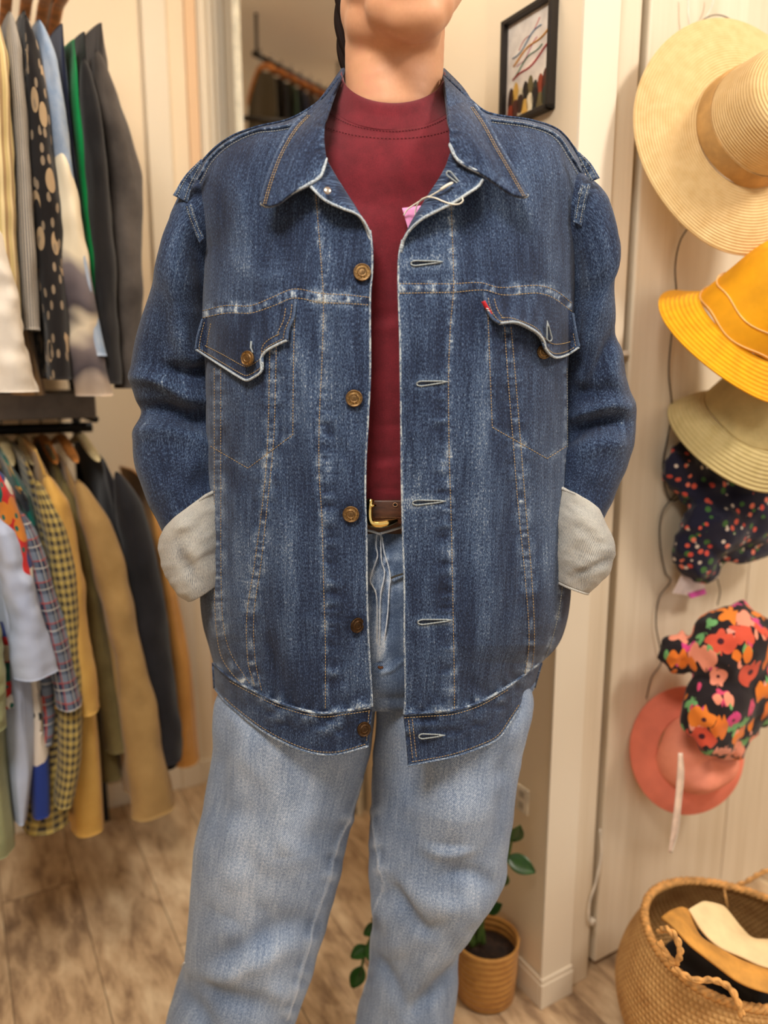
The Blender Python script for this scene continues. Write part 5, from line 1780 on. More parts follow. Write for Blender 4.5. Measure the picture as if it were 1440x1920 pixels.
garment('shirt', 'cream and charcoal tie-dyed shirt whose sleeve hangs below the others', 'shirt', [(150, 60, 90), (300, 84, 118), (500, 100, 150), (640, 112, 170)], tiedye(),
        [(255, 92, 118), (400, 104, 148), (520, 112, 166), (600, 120, 182), (690, 134, 200), (742, 146, 212)], (1.47, 1.92), 16, G1)
garment('shirt', 'black shirt with a beige scribbled print on the upper rail', 'shirt', [(20, 32, 60), (150, 40, 84), (400, 58, 116), (710, 84, 132)],
        blotch('black_scribble', (26, 22, 22), [((172, 146, 112), 0.30, 0.3, 1.0), ((26, 22, 22), 0.30, 0.9, 1.3), ((140, 122, 100), 0.22, 2.0, 1.8)], 26, stretch=(1, 0.6, 1)),
        [(30, 34, 62), (150, 42, 88), (400, 60, 116), (600, 78, 128), (712, 88, 132)], (1.465, 1.92), 17, G1)
garment('shirt', 'grey and white pinstriped shirt on the upper rail', 'shirt', [(20, 5, 34), (200, 14, 48), (620, 32, 72)], stripes('grey_pinstripe', [(78, 78, 84), (186, 176, 160)], 120),
        [(25, 4, 34), (200, 18, 50), (450, 30, 66), (620, 38, 76)], (1.46, 1.91), 18, G1)
garment('shirt', 'tan shirt hanging longer than the white sleeve beside it', 'shirt', [(40, -20, 12), (300, -10, 30), (560, 10, 66), (742, 30, 98)], cloth('tan_cloth', (168, 132, 92), (200, 166, 122)), None, (1.47, 1.91), 19, G1)
garment('shirt', 'yellow-beige striped shirt at the left edge of the upper rail', 'shirt', [(30, -40, 6), (300, -34, 22), (610, -30, 40)], stripes('beige_stripe', [(196, 176, 120), (220, 200, 150), (160, 130, 90)], 40), [(30, -36, 10), (300, -26, 26), (600, -14, 40)], (1.44, 1.90), 20, G1)
garment('shirt', 'white shirt whose sleeve hangs down at the left edge', 'shirt', [(330, -70, -34), (560, -60, 0), (722, -50, 30)], cloth('white_cloth', (222, 212, 198), (240, 232, 220)), [(400, -44, -10), (500, -36, 24), (600, -30, 44), (735, -20, 66)], (1.42, 1.88), 21, G1)

# lower rail, right to left
garment('coat', 'orange-tan coat behind the black one, nearest the person', 'coat', [(900, 262, 285), (1050, 290, 330), (1250, 312, 372), (1440, 322, 388)], cloth('orange_tan', (176, 122, 58), (204, 148, 78)), None, (1.70, 2.0), 31, G2)
garment('coat', 'black coat near the right end of the lower rail', 'coat', [(868, 182, 214), (960, 200, 262), (1100, 228, 300), (1300, 262, 330), (1445, 284, 346)], cloth('black_wool', (20, 20, 24), (36, 35, 40)),
        [(885, 196, 240), (960, 212, 272), (1100, 236, 305), (1280, 262, 328), (1420, 286, 342)], (1.54, 1.97), 32, G2, 0.02)
garment('jacket', 'khaki tan jacket with a long sleeve on the lower rail', 'jacket', [(872, 108, 140), (960, 130, 182), (1150, 182, 232), (1400, 226, 280), (1500, 242, 300)], cloth('khaki_tan', (158, 126, 76), (186, 152, 98)),
        [(900, 120, 170), (1000, 150, 218), (1150, 196, 250), (1350, 226, 300), (1520, 246, 326)], (1.515, 1.95), 33, G2, 0.01)
garment('shirt', 'olive green shirt left of the khaki tan jacket', 'shirt', [(845, 82, 112), (960, 100, 160), (1200, 150, 205), (1465, 185, 240)], cloth('olive', (104, 92, 54), (138, 124, 80)),
        [(900, 98, 140), (1050, 134, 182), (1250, 168, 214), (1400, 196, 240)], (1.56, 1.96), 34, G2)
garment('jacket', 'mustard yellow long jacket reaching almost to the floor', 'jacket', [(845, 52, 84), (960, 80, 135), (1200, 112, 172), (1400, 122, 196), (1568, 128, 212)], cloth('mustard', (196, 150, 72), (218, 176, 96)),
        [(890, 64, 110), (1000, 92, 144), (1200, 122, 170), (1330, 140, 186)], (1.46, 1.93), 35, G2)
garment('shirt', 'yellow and black small-checked shirt left of the mustard jacket', 'shirt', [(860, 30, 62), (960, 60, 100), (1200, 88, 140), (1400, 60, 146), (1565, 42, 140)], checks('yellow_check', (190, 166, 92), (60, 54, 48), (150, 140, 110), 62, 0.48, 0.05),
        [(900, 48, 88), (1020, 80, 132), (1200, 110, 150), (1400, 108, 155), (1500, 100, 140)], (1.445, 1.92), 36, G2)
garment('shirt', 'teal shirt with yellow ornaments on the lower rail', 'shirt', [(870, 0, 30), (960, 34, 78), (1100, 60, 112), (1330, 80, 135)], blotch('teal_ornament', (18, 110, 98), [((214, 160, 60), 0.28, 0.4, 1.0), ((200, 210, 180), 0.2, 1.4, 1.3), ((44, 50, 60), 0.34, 2.2, 0.8)], 22), None, (1.435, 1.91), 37, G2)
garment('shirt', 'navy plaid shirt with a hanging short sleeve end', 'shirt', [(930, 10, 40), (1050, 40, 84), (1200, 60, 120), (1400, 62, 112)], checks('navy_plaid', (44, 54, 80), (120, 132, 150), (170, 74, 66), 26, 0.4, 0.06, c3_=(186, 184, 180)),
        [(960, 20, 56), (1080, 52, 96), (1200, 82, 130), (1318, 104, 156)], (1.425, 1.90), 38, G2)
garment('shirt', 'dark shirt with white, blue and red shapes, hem near the floor', 'shirt', [(980, -10, 20), (1150, 30, 70), (1350, 56, 94), (1538, 58, 102)], blotch('patchwork', (52, 58, 54), [(((228, 214, 198), (230, 218, 200), (40, 62, 140), (52, 58, 54), (190, 40, 44)), 1.0, 0.55, 1.0), ((30, 34, 40), 0.14, 1.0, 2.5)], 9, stretch=(1, 0.8, 1)), None, (1.415, 1.89), 39, G2)
garment('shirt', 'red and multicoloured printed shirt at the left of the lower rail', 'shirt', [(900, -30, 10), (1000, -10, 40), (1200, -10, 50), (1330, -10, 44)], blotch('red_print', (196, 44, 44), [(((226, 206, 180), (30, 90, 80), (210, 130, 50), (44, 60, 120), (230, 226, 216)), 0.5, 0.2, 1.0), ((30, 100, 90), 0.2, 1.2, 1.7)], 24),
        [(880, -30, 12), (960, -14, 36), (1050, 10, 60), (1180, 30, 76)], (1.405, 1.88), 40, G2)
garment('shirt', 'pale blue shirt with its long tail near the floor', 'shirt', [(980, -40, 0), (1100, -10, 40), (1300, 10, 64), (1450, 18, 66), (1550, 24, 58)], cloth('pale_blue', (172, 184, 212), (192, 202, 224)),
        [(960, -24, 18), (1040, -6, 50), (1150, 12, 80), (1262, 22, 108)], (1.395, 1.87), 41, G2)
garment('shirt', 'sage green shirt at the lower left corner of the rack', 'shirt', [(1000, -80, -50), (1250, -60, 8), (1450, -50, 20), (1612, -44, 40)], cloth('sage_green', (132, 138, 100), (166, 170, 128)), [(1150, -60, -6), (1280, -40, 12), (1360, -30, 12)], (1.37, 1.85), 42, G2)

# hangers on both rails
M_WOOD = plain('hanger_wood', (196, 126, 62), 0.5, 0, 0.15, 60)
M_WOOD2 = plain('cream_padded_hanger', (214, 194, 146), 0.7, 0, 0.06, 60)
M_HOOK = plain('hook_metal', (170, 165, 160), 0.25, 0.9)


def make_hanger(mat, label, z_rail):
    h = thing('hanger', (0, 0, 0), label, 'hanger')
    c = curve([(0.0, -0.032), (0.0, -0.026), (0.0, -0.018), (0.012, -0.002), (0.018, 0.008), (0.008, 0.0145), (-0.006, 0.0125), (-0.012, 0.004)], 30)
    hook = MB().tube([room(0, b_, z_) for b_, z_ in c], 0.0018, 8).build('hook', M_HOOK, h)
    w_ = curve([(-0.215, -0.066), (-0.12, -0.050), (-0.04, -0.036), (0, -0.030), (0.04, -0.036), (0.12, -0.050), (0.215, -0.066)], 40)
    MB().tube([room(0, b_, z_) for b_, z_ in w_], 0.011, 10, flat=0.55, taper=True).build('arm', mat, h)
    return h


hp = [make_hanger(M_WOOD, '', 0), make_hanger(M_WOOD2, '', 0)]
used = [False, False]
low = [(0.245, 1, 'cream padded hanger at the right end of the lower rail'), (0.205, 0, 'wooden hanger second from the right on the lower rail'), (0.168, 0, 'wooden hanger third from the right on the lower rail'),
       (0.128, 1, 'cream padded hanger fourth from the right on the lower rail'), (0.092, 1, 'cream padded hanger fifth from the right on the lower rail'), (0.055, 0, 'wooden hanger sixth from the right on the lower rail'), (0.02, 0, 'wooden hanger seventh from the right on the lower rail')]
upr = [(0.262, 0, 'wooden hanger at the right end of the upper rail'), (0.236, 0, 'wooden hanger second from the right on the upper rail'), (0.205, 0, 'wooden hanger third from the right on the upper rail'), (0.17, 0, 'wooden hanger fourth from the right on the upper rail'),
       (0.13, 0, 'wooden hanger fifth from the right on the upper rail'), (0.09, 1, 'white hanger sixth from the right on the upper rail'), (0.04, 0, 'wooden hanger seventh from the right on the upper rail'), (-0.02, 0, 'wooden hanger eighth from the right on the upper rail')]
for zr, lst, gp in ((1.096, low, 'hangers on the lower rail'), (1.952, upr, 'hangers on the upper rail')):
    for a_, k_, lab in lst:
        p = room(a_, 1.76, zr)
        if not used[k_]:
            h = hp[k_]; used[k_] = True; h.location = p.tolist()
        else:
            h = copy_thing(hp[k_], p)
        tag(h, lab, 'hanger', gp)


# ---- a second rail across the room, seen only in the leaning mirror
rA = np.array([-0.30, 1.80]); rB = np.array([-0.68, 1.40])
rd = (rB - rA) / np.linalg.norm(rB - rA); rn = np.array([0.985, -0.17])
rail2 = thing('wall_rail', room(*((rA + rB) / 2), 2.36), 'thin dark rail full of hangers, reflected in the floor mirror', 'clothes rail')
MB().tube([room(*rA, 2.36), room(*rB, 2.36)], 0.010, 10).build('rail', M_BLACKM, rail2)
for e_ in (rA + rd * 0.02, rB - rd * 0.02):
    MB().tube([room(*e_, 2.36), room(*e_, 2.50)], 0.006, 8).build('bracket', M_BLACKM, rail2)
dark = [((72, 64, 48), 'dark olive'), ((36, 34, 40), 'charcoal'), ((60, 84, 70), 'dark green'), ((50, 56, 84), 'navy'), ((120, 112, 104), 'grey'), ((84, 60, 48), 'brown'), ((30, 30, 34), 'black'), ((150, 120, 90), 'tan'), ((44, 60, 80), 'slate blue')]
for i, (cc, nm) in enumerate(dark):
    p = rA + rd * (0.035 + i * 0.06)
    ring = []
    for z_, hw, th in ((2.30, 0.03, 0.008), (2.285, 0.07, 0.012), (2.26, 0.14, 0.016), (2.235, 0.19, 0.018), (2.20, 0.21, 0.020), (2.0, 0.215, 0.022), (1.72, 0.22, 0.022)):
        ph_ = np.arange(36) * 2 * math.pi / 36
        o2 = np.outer(np.cos(ph_) * hw, rn) + np.outer(np.sin(ph_) * th * (1 + 0.3 * np.cos(5 * ph_ + i)), rd)
        ring.append(np.array([room(p[0] + q[0], p[1] + q[1], z_) for q in o2]))
    g_ = thing('shirt', room(*p, 0), '%s shirt on the rail reflected in the floor mirror' % nm, 'shirt', 'clothes seen in the mirror')
    MB().grid(np.array(ring), None, 0, closed=True).build('body', cloth('mirror_cloth_%d' % i, tuple(int(c * .8) for c in cc), cc), g_, subsurf=1)
    h = thing('hanger', (0, 0, 0), 'wooden hanger holding the %s shirt seen in the mirror' % nm, 'hanger', 'hangers seen in the mirror')
    cv = curve([(0.0, -0.062), (0.0, -0.045), (0.0, -0.02), (0.012, -0.002), (0.018, 0.008), (0.008, 0.0145), (-0.006, 0.0125), (-0.012, 0.004)], 16)
    MB().tube([room(p[0] + rn[0] * u_, p[1] + rn[1] * u_, 2.37 + z_) for u_, z_ in cv], 0.0018, 6).build('hook', M_HOOK, h)
    cv = curve([(-0.20, -0.125), (-0.12, -0.088), (-0.04, -0.062), (0, -0.056), (0.04, -0.062), (0.12, -0.088), (0.20, -0.125)], 24)
    MB().tube([room(p[0] + rn[0] * u_, p[1] + rn[1] * u_, 2.375 + z_) for u_, z_ in cv], 0.012, 8, taper=True).build('arm', M_WOOD, h)


# ================================================================== HATS ON THE CLOSET DOOR
def fix(root, pos, axis, spin=0.0):
    """stand a thing built round z at pos with its axis along 'axis'"""
    q = Vector(axis).normalized().to_track_quat('Z', 'X')
    root.rotation_mode = 'QUATERNION'
    root.rotation_quaternion = q @ Matrix.Rotation(spin, 4, 'Z').to_quaternion()
    root.location = [float(x) for x in pos]


def at_b(px, py, b):
    a_ = on_b(px, py, b)
    return room(a_[0], b, a_[2])


def lathe_thing(name, label, cat, parts, group=None):
    t = thing(name, (0, 0, 0), label, cat, group)
    for nm, prof, mat, wob, sol in parts:
        mb = MB(); lathe(mb, curve(prof, 40), 96, wob=wob)
        mb.build(nm, mat, t, solid=sol, offset=0)
    return t


def ringcloth(name, lo, hi, scale, strength=0.6, dist=0.002, rough=0.8):
    t = NT(name, rough, 0, 0.1, 0.3)
    v = t.coords('UV')
    sep = t.n('ShaderNodeSeparateXYZ'); t.l(v, sep.inputs[0])
    w_ = t.math('SINE', t.math('MULTIPLY', sep.outputs[1], scale))
    n_ = t.noise(t.coords('Object'), 60, 3)
    f = t.math('ADD', t.math('MULTIPLY', w_, 0.05), t.math('ADD', t.math('MULTIPLY', n_, 0.6), 0.22))
    t.color(t.ramp(f, [(0.3, lo), (0.75, hi)]))
    t.bump(w_, strength, dist)
    return t.m


M_STRAW = ringcloth('straw', (216, 178, 118), (238, 206, 150), 1500, 0.45)
M_BANDS = plain('tan_ribbon', (190, 148, 90), 0.6, 0, 0.1, 40, 0.2)
M_YEL = ringcloth('yellow_cotton', (228, 150, 0), (250, 182, 6), 900, 0.5)
M_YELC = plain('yellow_cotton_crown', (240, 166, 4), 0.8, 0, 0.08, 20, 0.25)
M_BEI = ringcloth('beige_brushed', (180, 160, 104), (204, 184, 130), 900, 0.5)
M_BEIC = plain('beige_brushed_crown', (196, 178, 124), 0.9, 0, 0.06, 30, 0.3)
M_COR = plain('coral_cotton', (246, 134, 108), 0.85, 0, 0.06, 20, 0.3)
M_COR2 = plain('coral_lining', (248, 152, 124), 0.85, 0, 0.06, 20, 0.3)
M_SEAM = plain('pale_orange_seam', (244, 190, 120), 0.8)
GH = 'hats hanging on the closet door'
ax_r = lambda a_, b_, z_: tuple(np.array([a_ * CY - b_ * SY, a_ * SY + b_ * CY, z_]))


def wobf(ar, az, k1, ph1, k2=3, start=0.0):
    return lambda r_, z_, p_: (r_ * (1 + ar * np.cos(k1 * p_ + ph1) * np.clip((r_ - start) / 0.1, 0, 1)), z_ + az * np.cos(k2 * p_ + ph1 * 1.7) * np.clip((r_ - start) / 0.1, 0, 1.5))


st = lathe_thing('straw_hat', 'large natural straw sun hat, topmost on the closet door', 'hat', [
    ('brim', [(0.088, 0.0), (0.12, -0.004), (0.150, -0.011), (0.182, -0.022)], M_STRAW, wobf(0.03, 0.006, 2, 0.4, 3, 0.09), 0.003),
    ('crown', [(0.0005, 0.112), (0.03, 0.112), (0.055, 0.108), (0.070, 0.095), (0.078, 0.06), (0.086, 0.0)], M_STRAW, wobf(0.02, 0.003, 2, 0.2), 0.003),
    ('hat_band', [(0.0885, 0.002), (0.0875, 0.015), (0.0845, 0.032)], M_BANDS, wobf(0.02, 0.003, 2, 0.2), 0.002)], GH)
fix(st, at_b(1400, 245, 0.80), ax_r(-0.30, -0.93, 0.20), 0.5)
ye = lathe_thing('bucket_hat', 'bright yellow bucket hat hanging under the large straw hat', 'hat', [
    ('brim', [(0.083, 0.0), (0.098, -0.012), (0.115, -0.027), (0.132, -0.040)], M_YEL, wobf(0.05, 0.007, 2, 1.2, 2, 0.08), 0.003),
    ('crown', [(0.0005, 0.130), (0.035, 0.128), (0.058, 0.120), (0.068, 0.098), (0.075, 0.055), (0.084, 0.0)], M_YELC, wobf(0.035, 0.004, 3, 0.7, 5), 0.002)], GH)
fix(ye, at_b(1392, 612, 0.79), ax_r(0.10, -0.74, 0.76), 0.3)
for r0_, z0_ in ((0.0845, 0.004), (0.0800, 0.036)):
    a_ = np.linspace(0, 2 * math.pi, 90)
    rr = r0_ * (1 + 0.035 * np.cos(3 * a_ + 0.7) * (r0_ / 0.1)) + 0.0012
    MB().tube(np.stack([rr * np.cos(a_), rr * np.sin(a_), z0_ + 0.004 * np.cos(5 * a_ + 1.19) * 0.8], -1), 0.0012, 6).build('piping', M_SEAM, ye).matrix_parent_inverse = Matrix()
be = lathe_thing('bucket_hat', 'beige bucket hat tucked below the yellow one', 'hat', [
    ('brim', [(0.083, 0.0), (0.098, -0.014), (0.112, -0.032), (0.125, -0.052)], M_BEI, wobf(0.04, 0.006, 2, 2.2, 2, 0.08), 0.003),
    ('crown', [(0.0005, 0.100), (0.035, 0.099), (0.062, 0.092), (0.066, 0.088), (0.074, 0.05), (0.084, 0.0)], M_BEIC, wobf(0.03, 0.003, 3, 0.3, 4), 0.002)], GH)
fix(be, at_b(1402, 788, 0.82), ax_r(0.00, -0.62, 0.80), 0.1)


def blob(name, label, cat, lumps, mat, seed, rough=0.012, vox=0.006, group=GH):
    V = []; Fc = []; off = 0
    for (c, r_) in lumps:
        bm = bmesh.new(); bmesh.ops.create_icosphere(bm, subdivisions=4, radius=1)
        v_ = np.array([v.co[:] for v in bm.verts]); f_ = [tuple(v.index for v in f.verts) for f in bm.faces]; bm.free()
        nn = 1 + (noise(v_[:, 0] * 2.3 + v_[:, 2] * 1.7, v_[:, 1] * 2.1 + v_[:, 2] * 2.9, seed) + 0.5 * noise(v_[:, 0] * 5 + v_[:, 2] * 4, v_[:, 1] * 5 - v_[:, 2] * 4, seed + 1)) * rough / np.mean(r_)
        v_ = v_ * np.asarray(r_) * nn[:, None]
        v_ = v_ @ RM.T + np.asarray(c)
        V.append(v_); Fc += [tuple(i + off for i in f) for f in f_]; off += len(v_)
    me_ = bpy.data.meshes.new(name); me_.from_pydata(np.concatenate(V).tolist(), [], Fc)
    o = bpy.data.objects.new(name, me_); COL.objects.link(o)
    m_ = o.modifiers.new('r', 'REMESH'); m_.mode = 'VOXEL'; m_.voxel_size = vox
    m_ = o.modifiers.new('s', 'SMOOTH'); m_.factor = 0.5; m_.iterations = 4
    dg_ = bpy.context.evaluated_depsgraph_get()
    me2 = bpy.data.meshes.new_from_object(o.evaluated_get(dg_))
    o.modifiers.clear(); o.data = me2
    me2.polygons.foreach_set('use_smooth', [True] * len(me2.polygons))
    me2.materials.clear(); me2.materials.append(mat)
    if label:
        tag(o, label, cat, group)
    return o


M_NAVYF = blotch('navy_rosebud_print', (24, 24, 46), [((64, 104, 50), 0.30, 0.3, 1.0), (((206, 76, 62), (224, 120, 96), (214, 90, 70)), 0.25, 0.3, 1.0), ((212, 196, 180), 0.22, 1.9, 1.25)], 46, 'Object')
M_FLOR = blotch('black_flower_print', (30, 22, 26), [((110, 168, 104), 0.40, 2.7, 1.5), (((212, 64, 128), (240, 150, 122), (210, 70, 110), (236, 160, 140)), 0.42, 1.9, 1.3), (((226, 120, 40), (238, 150, 122), (214, 84, 60), (230, 128, 44)), 0.50, 0.3, 1.0)], 19, 'Object', petals=5)
nv = blob('hat', 'crumpled navy hat with small red and white rosebuds', 'hat', [(at_b(1285, 885, 0.905), (.048, .024, .050)), (at_b(1335, 925, 0.89), (.070, .035, .050)), (at_b(1410, 950, 0.87), (.115, .050, .082)), (at_b(1345, 985, 0.87), (.075, .045, .06)), (at_b(1308, 1030, 0.885), (.052, .032, .068)), (at_b(1390, 1030, 0.885), (.10, .032, .030)), (at_b(1320, 1070, .895), (.034, .02, .03))], M_NAVYF, 5, 0.012)
fl = blob('bucket_hat', 'floral bucket hat with orange and pink flowers, over the coral hat', 'hat', [(at_b(1375, 1218, 0.80), (.096, .062, .088)), (at_b(1410, 1280, 0.79), (.095, .055, .065)), (at_b(1348, 1330, 0.79), (.082, .048, .082)), (at_b(1370, 1365, 0.80), (.066, .042, .055)), (at_b(1272, 1222, 0.85), (.042, .024, .038)), (at_b(1420, 1310, 0.80), (.06, .04, .05))], M_FLOR, 8, 0.010)
co = lathe_thing('bucket_hat', 'coral pink bucket hat, lowest on the closet door', 'hat', [
    ('brim', [(0.076, 0.0), (0.090, -0.006), (0.105, -0.014), (0.122, -0.026)], M_COR, wobf(0.04, 0.006, 2, 0.6, 3, 0.08), 0.003),
    ('crown', [(0.0005, 0.050), (0.03, 0.056), (0.052, 0.052), (0.064, 0.040), (0.074, 0.018), (0.077, 0.0)], M_COR2, wobf(0.05, 0.010, 3, 1.3, 4), 0.002)], GH)
fix(co, at_b(1302, 1412, 0.86), ax_r(-0.36, -0.88, 0.26), 0.2)

# wires and tags that hold the hats
M_WIREB = plain('black_wire', (46, 42, 42), 0.5)
M_WIREW = plain('white_wire', (226, 216, 200), 0.4)


def wire(name, label, pts, b_, r_, mat, cat='wire', group=None):
    q = curve([tuple(p) for p in pts], 60)
    o = MB().tube([at_b(x, y, b_) for x, y in q], r_, 8).build(name, mat)
    return tag(o, label, cat, group)


wire('hat_wire', 'black wire loop running down beside the yellow and navy hats', [(1300, 415), (1276, 450), (1266, 500), (1268, 560), (1258, 640), (1254, 700), (1260, 770), (1252, 820), (1243, 870), (1250, 925), (1262, 940), (1285, 920)], 0.932, 0.0013, M_BLACKM)
wire('hat_wire', 'black wire loop between the navy hat and the floral hat', [(1268, 925), (1242, 960), (1237, 1010), (1248, 1075), (1258, 1088), (1236, 1120), (1230, 1170), (1240, 1240), (1222, 1270), (1212, 1310)], 0.932, 0.0012, M_BLACKM)
wire('hat_wire', 'short black wire between the navy hat and the floral hat crown', [(1345, 1085), (1350, 1110), (1345, 1135)], 0.925, 0.0011, M_BLACKM)
wire('hat_hook', 'white wire hook above the straw hat', [(1290, -10), (1292, 40), (1300, 56), (1318, 40), (1335, 10), (1338, -10)], 0.925, 0.0014, M_WIREW, 'hook')
wire('hat_hook', 'grey looped wire behind the top of the straw hat', [(1296, 66), (1312, 42), (1340, 28), (1368, 36), (1382, 60)], 0.915, 0.0012, plain('grey_wire', (140, 128, 112), 0.4), 'hook')
wire('hat_hook', 'white wire hook below the straw hat brim', [(1270, 388), (1276, 420), (1284, 426), (1300, 412)], 0.928, 0.0011, M_WIREW, 'hook')
wire('cord', 'white cord hanging at the closet door gap near the floor', [(1125, 1555), (1127, 1600), (1118, 1650), (1106, 1690), (1104, 1722), (1112, 1736)], 0.925, 0.0022, M_WIREW, 'cord')


def card(name, label, pts, b_, mat, cat='tag', th=0.0012):
    V = [at_b(x, y, b_) for x, y in pts]
    n_ = len(V)
    bk_ = [v + np.array([-SY, CY, 0]) * th for v in V]
    o = MB().raw(V + bk_, [tuple(range(n_)), tuple(range(2 * n_ - 1, n_ - 1, -1))] + [(i, (i + 1) % n_, n_ + (i + 1) % n_, n_ + i) for i in range(n_)]).build(name, mat, smooth=False)
    return tag(o, label, cat)


o = card('price_tag', 'white price tag with a magenta edge under the navy hat', [(1280, 1075), (1262, 1112), (1300, 1118), (1322, 1106), (1318, 1080)], 0.905, plain('white_card', (236, 220, 214), 0.6), 'price tag')
card_e = [(1290, 1113), (1296, 1122), (1324, 1114), (1322, 1104)]
V = [at_b(x, y, 0.9035) for x, y in card_e]
MB().raw(V + [v + np.array([-SY, CY, 0]) * .002 for v in V], [(0, 1, 2, 3), (7, 6, 5, 4), (0, 1, 5, 4), (1, 2, 6, 5), (2, 3, 7, 6), (3, 0, 4, 7)]).build('printed_edge', plain('magenta_print', (196, 70, 150), 0.6), o, smooth=False)
tp = thing('price_tag', at_b(1270, 1500, 0.80), 'long pale plastic tag loop hanging down over the coral hat', 'price tag')
q = curve([(1274, 1412), (1272, 1450), (1268, 1500), (1262, 1550), (1256, 1598)], 30)
q2 = curve([(1276, 1412), (1279, 1450), (1274, 1505), (1268, 1560), (1256, 1600)], 30)
sm_ = MB()
P1 = np.array([at_b(x - 2, y, 0.79) for x, y in q]); P2_ = np.array([at_b(x + 3, y, 0.788) for x, y in q2])
sm_.grid(np.stack([P1, P2_], 1)).build('strip', plain('pale_plastic', (236, 208, 188), 0.4), tp, solid=0.0008)
MB().tube(P2_, 0.0008, 6).build('loop', M_WIREW, tp)


# ================================================================== BASKET
def woven(name, lo, hi, ku, kv, rough=0.75):
    t = NT(name, rough, 0, 0, 0.3)
    v = t.coords('UV')
    sep = t.n('ShaderNodeSeparateXYZ'); t.l(v, sep.inputs[0])
    u_ = t.math('MULTIPLY', sep.outputs[0], ku); w_ = t.math('MULTIPLY', sep.outputs[1], kv)
    row = t.math('FLOOR', w_)
    sh_ = t.math('MULTIPLY', t.math('MODULO', row, 2.0), math.pi)
    s1 = t.math('SINE', t.math('ADD', t.math('MULTIPLY', u_, 2 * math.pi), sh_))
    s2 = t.math('SINE', t.math('MULTIPLY', t.math('FRACT', w_), math.pi))
    h = t.math('MULTIPLY', t.math('ADD', s1, 1.4), s2)
    n_ = t.noise(t.coords('Object'), 30, 4, 0.6)
    f = t.math('ADD', t.math('MULTIPLY', h, 0.12), t.math('MULTIPLY', n_, 0.80))
    t.color(t.ramp(f, [(0.25, lo), (0.75, hi)]))
    t.bump(h, 0.6, 0.003)
    return t.m


M_BASK = woven('seagrass_weave', (172, 122, 68), (222, 174, 110), 110, 120)
M_BRAID = plain('seagrass_braid', (206, 152, 86), 0.7, 0, 0.18, 90, 0.5)
bc = room(1.075, 0.672, 0)
bsk = thing('woven_basket', bc, 'round woven seagrass basket with hats inside, on the floor by the closet', 'basket')
mb = MB()
prof = [(0.001, 0.004), (0.10, 0.004), (0.135, 0.02), (0.172, 0.07), (0.188, 0.13), (0.180, 0.18), (0.160, 0.228), (0.145, 0.256)]
lathe(mb, curve(prof, 60), 120, M=Matrix.Translation(Vector(bc.tolist())), wob=wobf(0.015, 0.004, 3, 0.4, 2, 0.1))
mb.build('basket_body', M_BASK, bsk, solid=0.006, offset=-1)
a_ = np.linspace(0, 2 * math.pi, 160)
rim = MB()
for k_ in range(3):
    rr = 0.145 * (1 + 0.015 * np.cos(3 * a_ + .4)) + 0.004 * np.cos(a_ * 30 + k_ * 2.1)
    rim.tube(np.stack([bc[0] + rr * np.cos(a_), bc[1] + rr * np.sin(a_), 0.257 + 0.004 * np.cos(2 * a_ + .68) * 1.2 + 0.004 * np.sin(a_ * 30 + k_ * 2.1)], -1), 0.0042, 8)
rim.build('rim_braid', M_BRAID, bsk)


def braid(pts, r_=0.0034):
    q = curve(pts, 80)
    mb = MB()
    for k_ in range(2):
        p_ = q.copy(); t_ = np.linspace(0, 26, 80) + k_ * math.pi
        p_[:, 2] += 0.0022 * np.sin(t_); p_[:, 0] += 0.0022 * np.cos(t_)
        mb.tube(p_, r_, 8)
    return mb


def bup(x, y, Y):
    return tuple(up(x, y, Y))


braid([bup(1236, 1745, .985), bup(1250, 1742, .97), bup(1268, 1758, .955), bup(1276, 1785, .95), bup(1268, 1806, .955), bup(1250, 1790, .96), bup(1235, 1765, .975)]).build('handle_loop', M_BRAID, bsk)
braid([bup(1262, 1815, .952), bup(1300, 1836, .945), bup(1340, 1838, .945), bup(1368, 1852, .94), bup(1385, 1880, .93), bup(1392, 1905, .925)]).build('handle_loop', M_BRAID, bsk)
braid([bup(1362, 1665, 1.25), bup(1395, 1655, 1.25), bup(1440, 1632, 1.26), bup(1490, 1640, 1.26)], 0.003).build('handle_cord', M_BRAID, bsk)
MB().tube([bup(1358, 1668, 1.24), bup(1364, 1700, 1.235), bup(1360, 1712, 1.235)], 0.002, 8).build('handle_cord', M_BRAID, bsk)

# what lies in the basket
blob('black_hat', 'black cloth hat lying at the bottom of the woven basket', 'hat', [(bc + (0, 0, .165), (.12, .12, .045)), (bc + (-.05, -.02, .19), (.07, .09, .035))], plain('black_hat_cloth', (16, 14, 14), 0.9), 15, 0.012, group='hats in the basket')
M_TANH = plain('tan_suede', (196, 140, 62), 0.8, 0, 0.12, 30, 0.3)
M_CREH = plain('cream_canvas', (236, 210, 160), 0.8, 0, 0.04, 30, 0.2)


def slab_px(name, label, L_, R_, mat, grp, wav=0.004, cat='hat', seed=3):
    """curved panel between two traced edges that carry their own distance"""
    a = curve(L_, 50); b = curve(R_, 50)
    A = up(a[:, 0], a[:, 1], a[:, 2]); B = up(b[:, 0], b[:, 1], b[:, 2])
    s_ = np.linspace(0, 1, 24)[None, :, None]
    P = A[:, None] * (1 - s_) + B[:, None] * s_
    P[..., 2] += 0.012 * np.sin(np.pi * s_[..., 0]) + wav * noise(np.linspace(0, 5, 50)[:, None], s_[..., 0] * 2, seed)
    o = MB().grid(P).build(name, mat, solid=0.004)
    if label:
        tag(o, label, cat, grp)
    return o


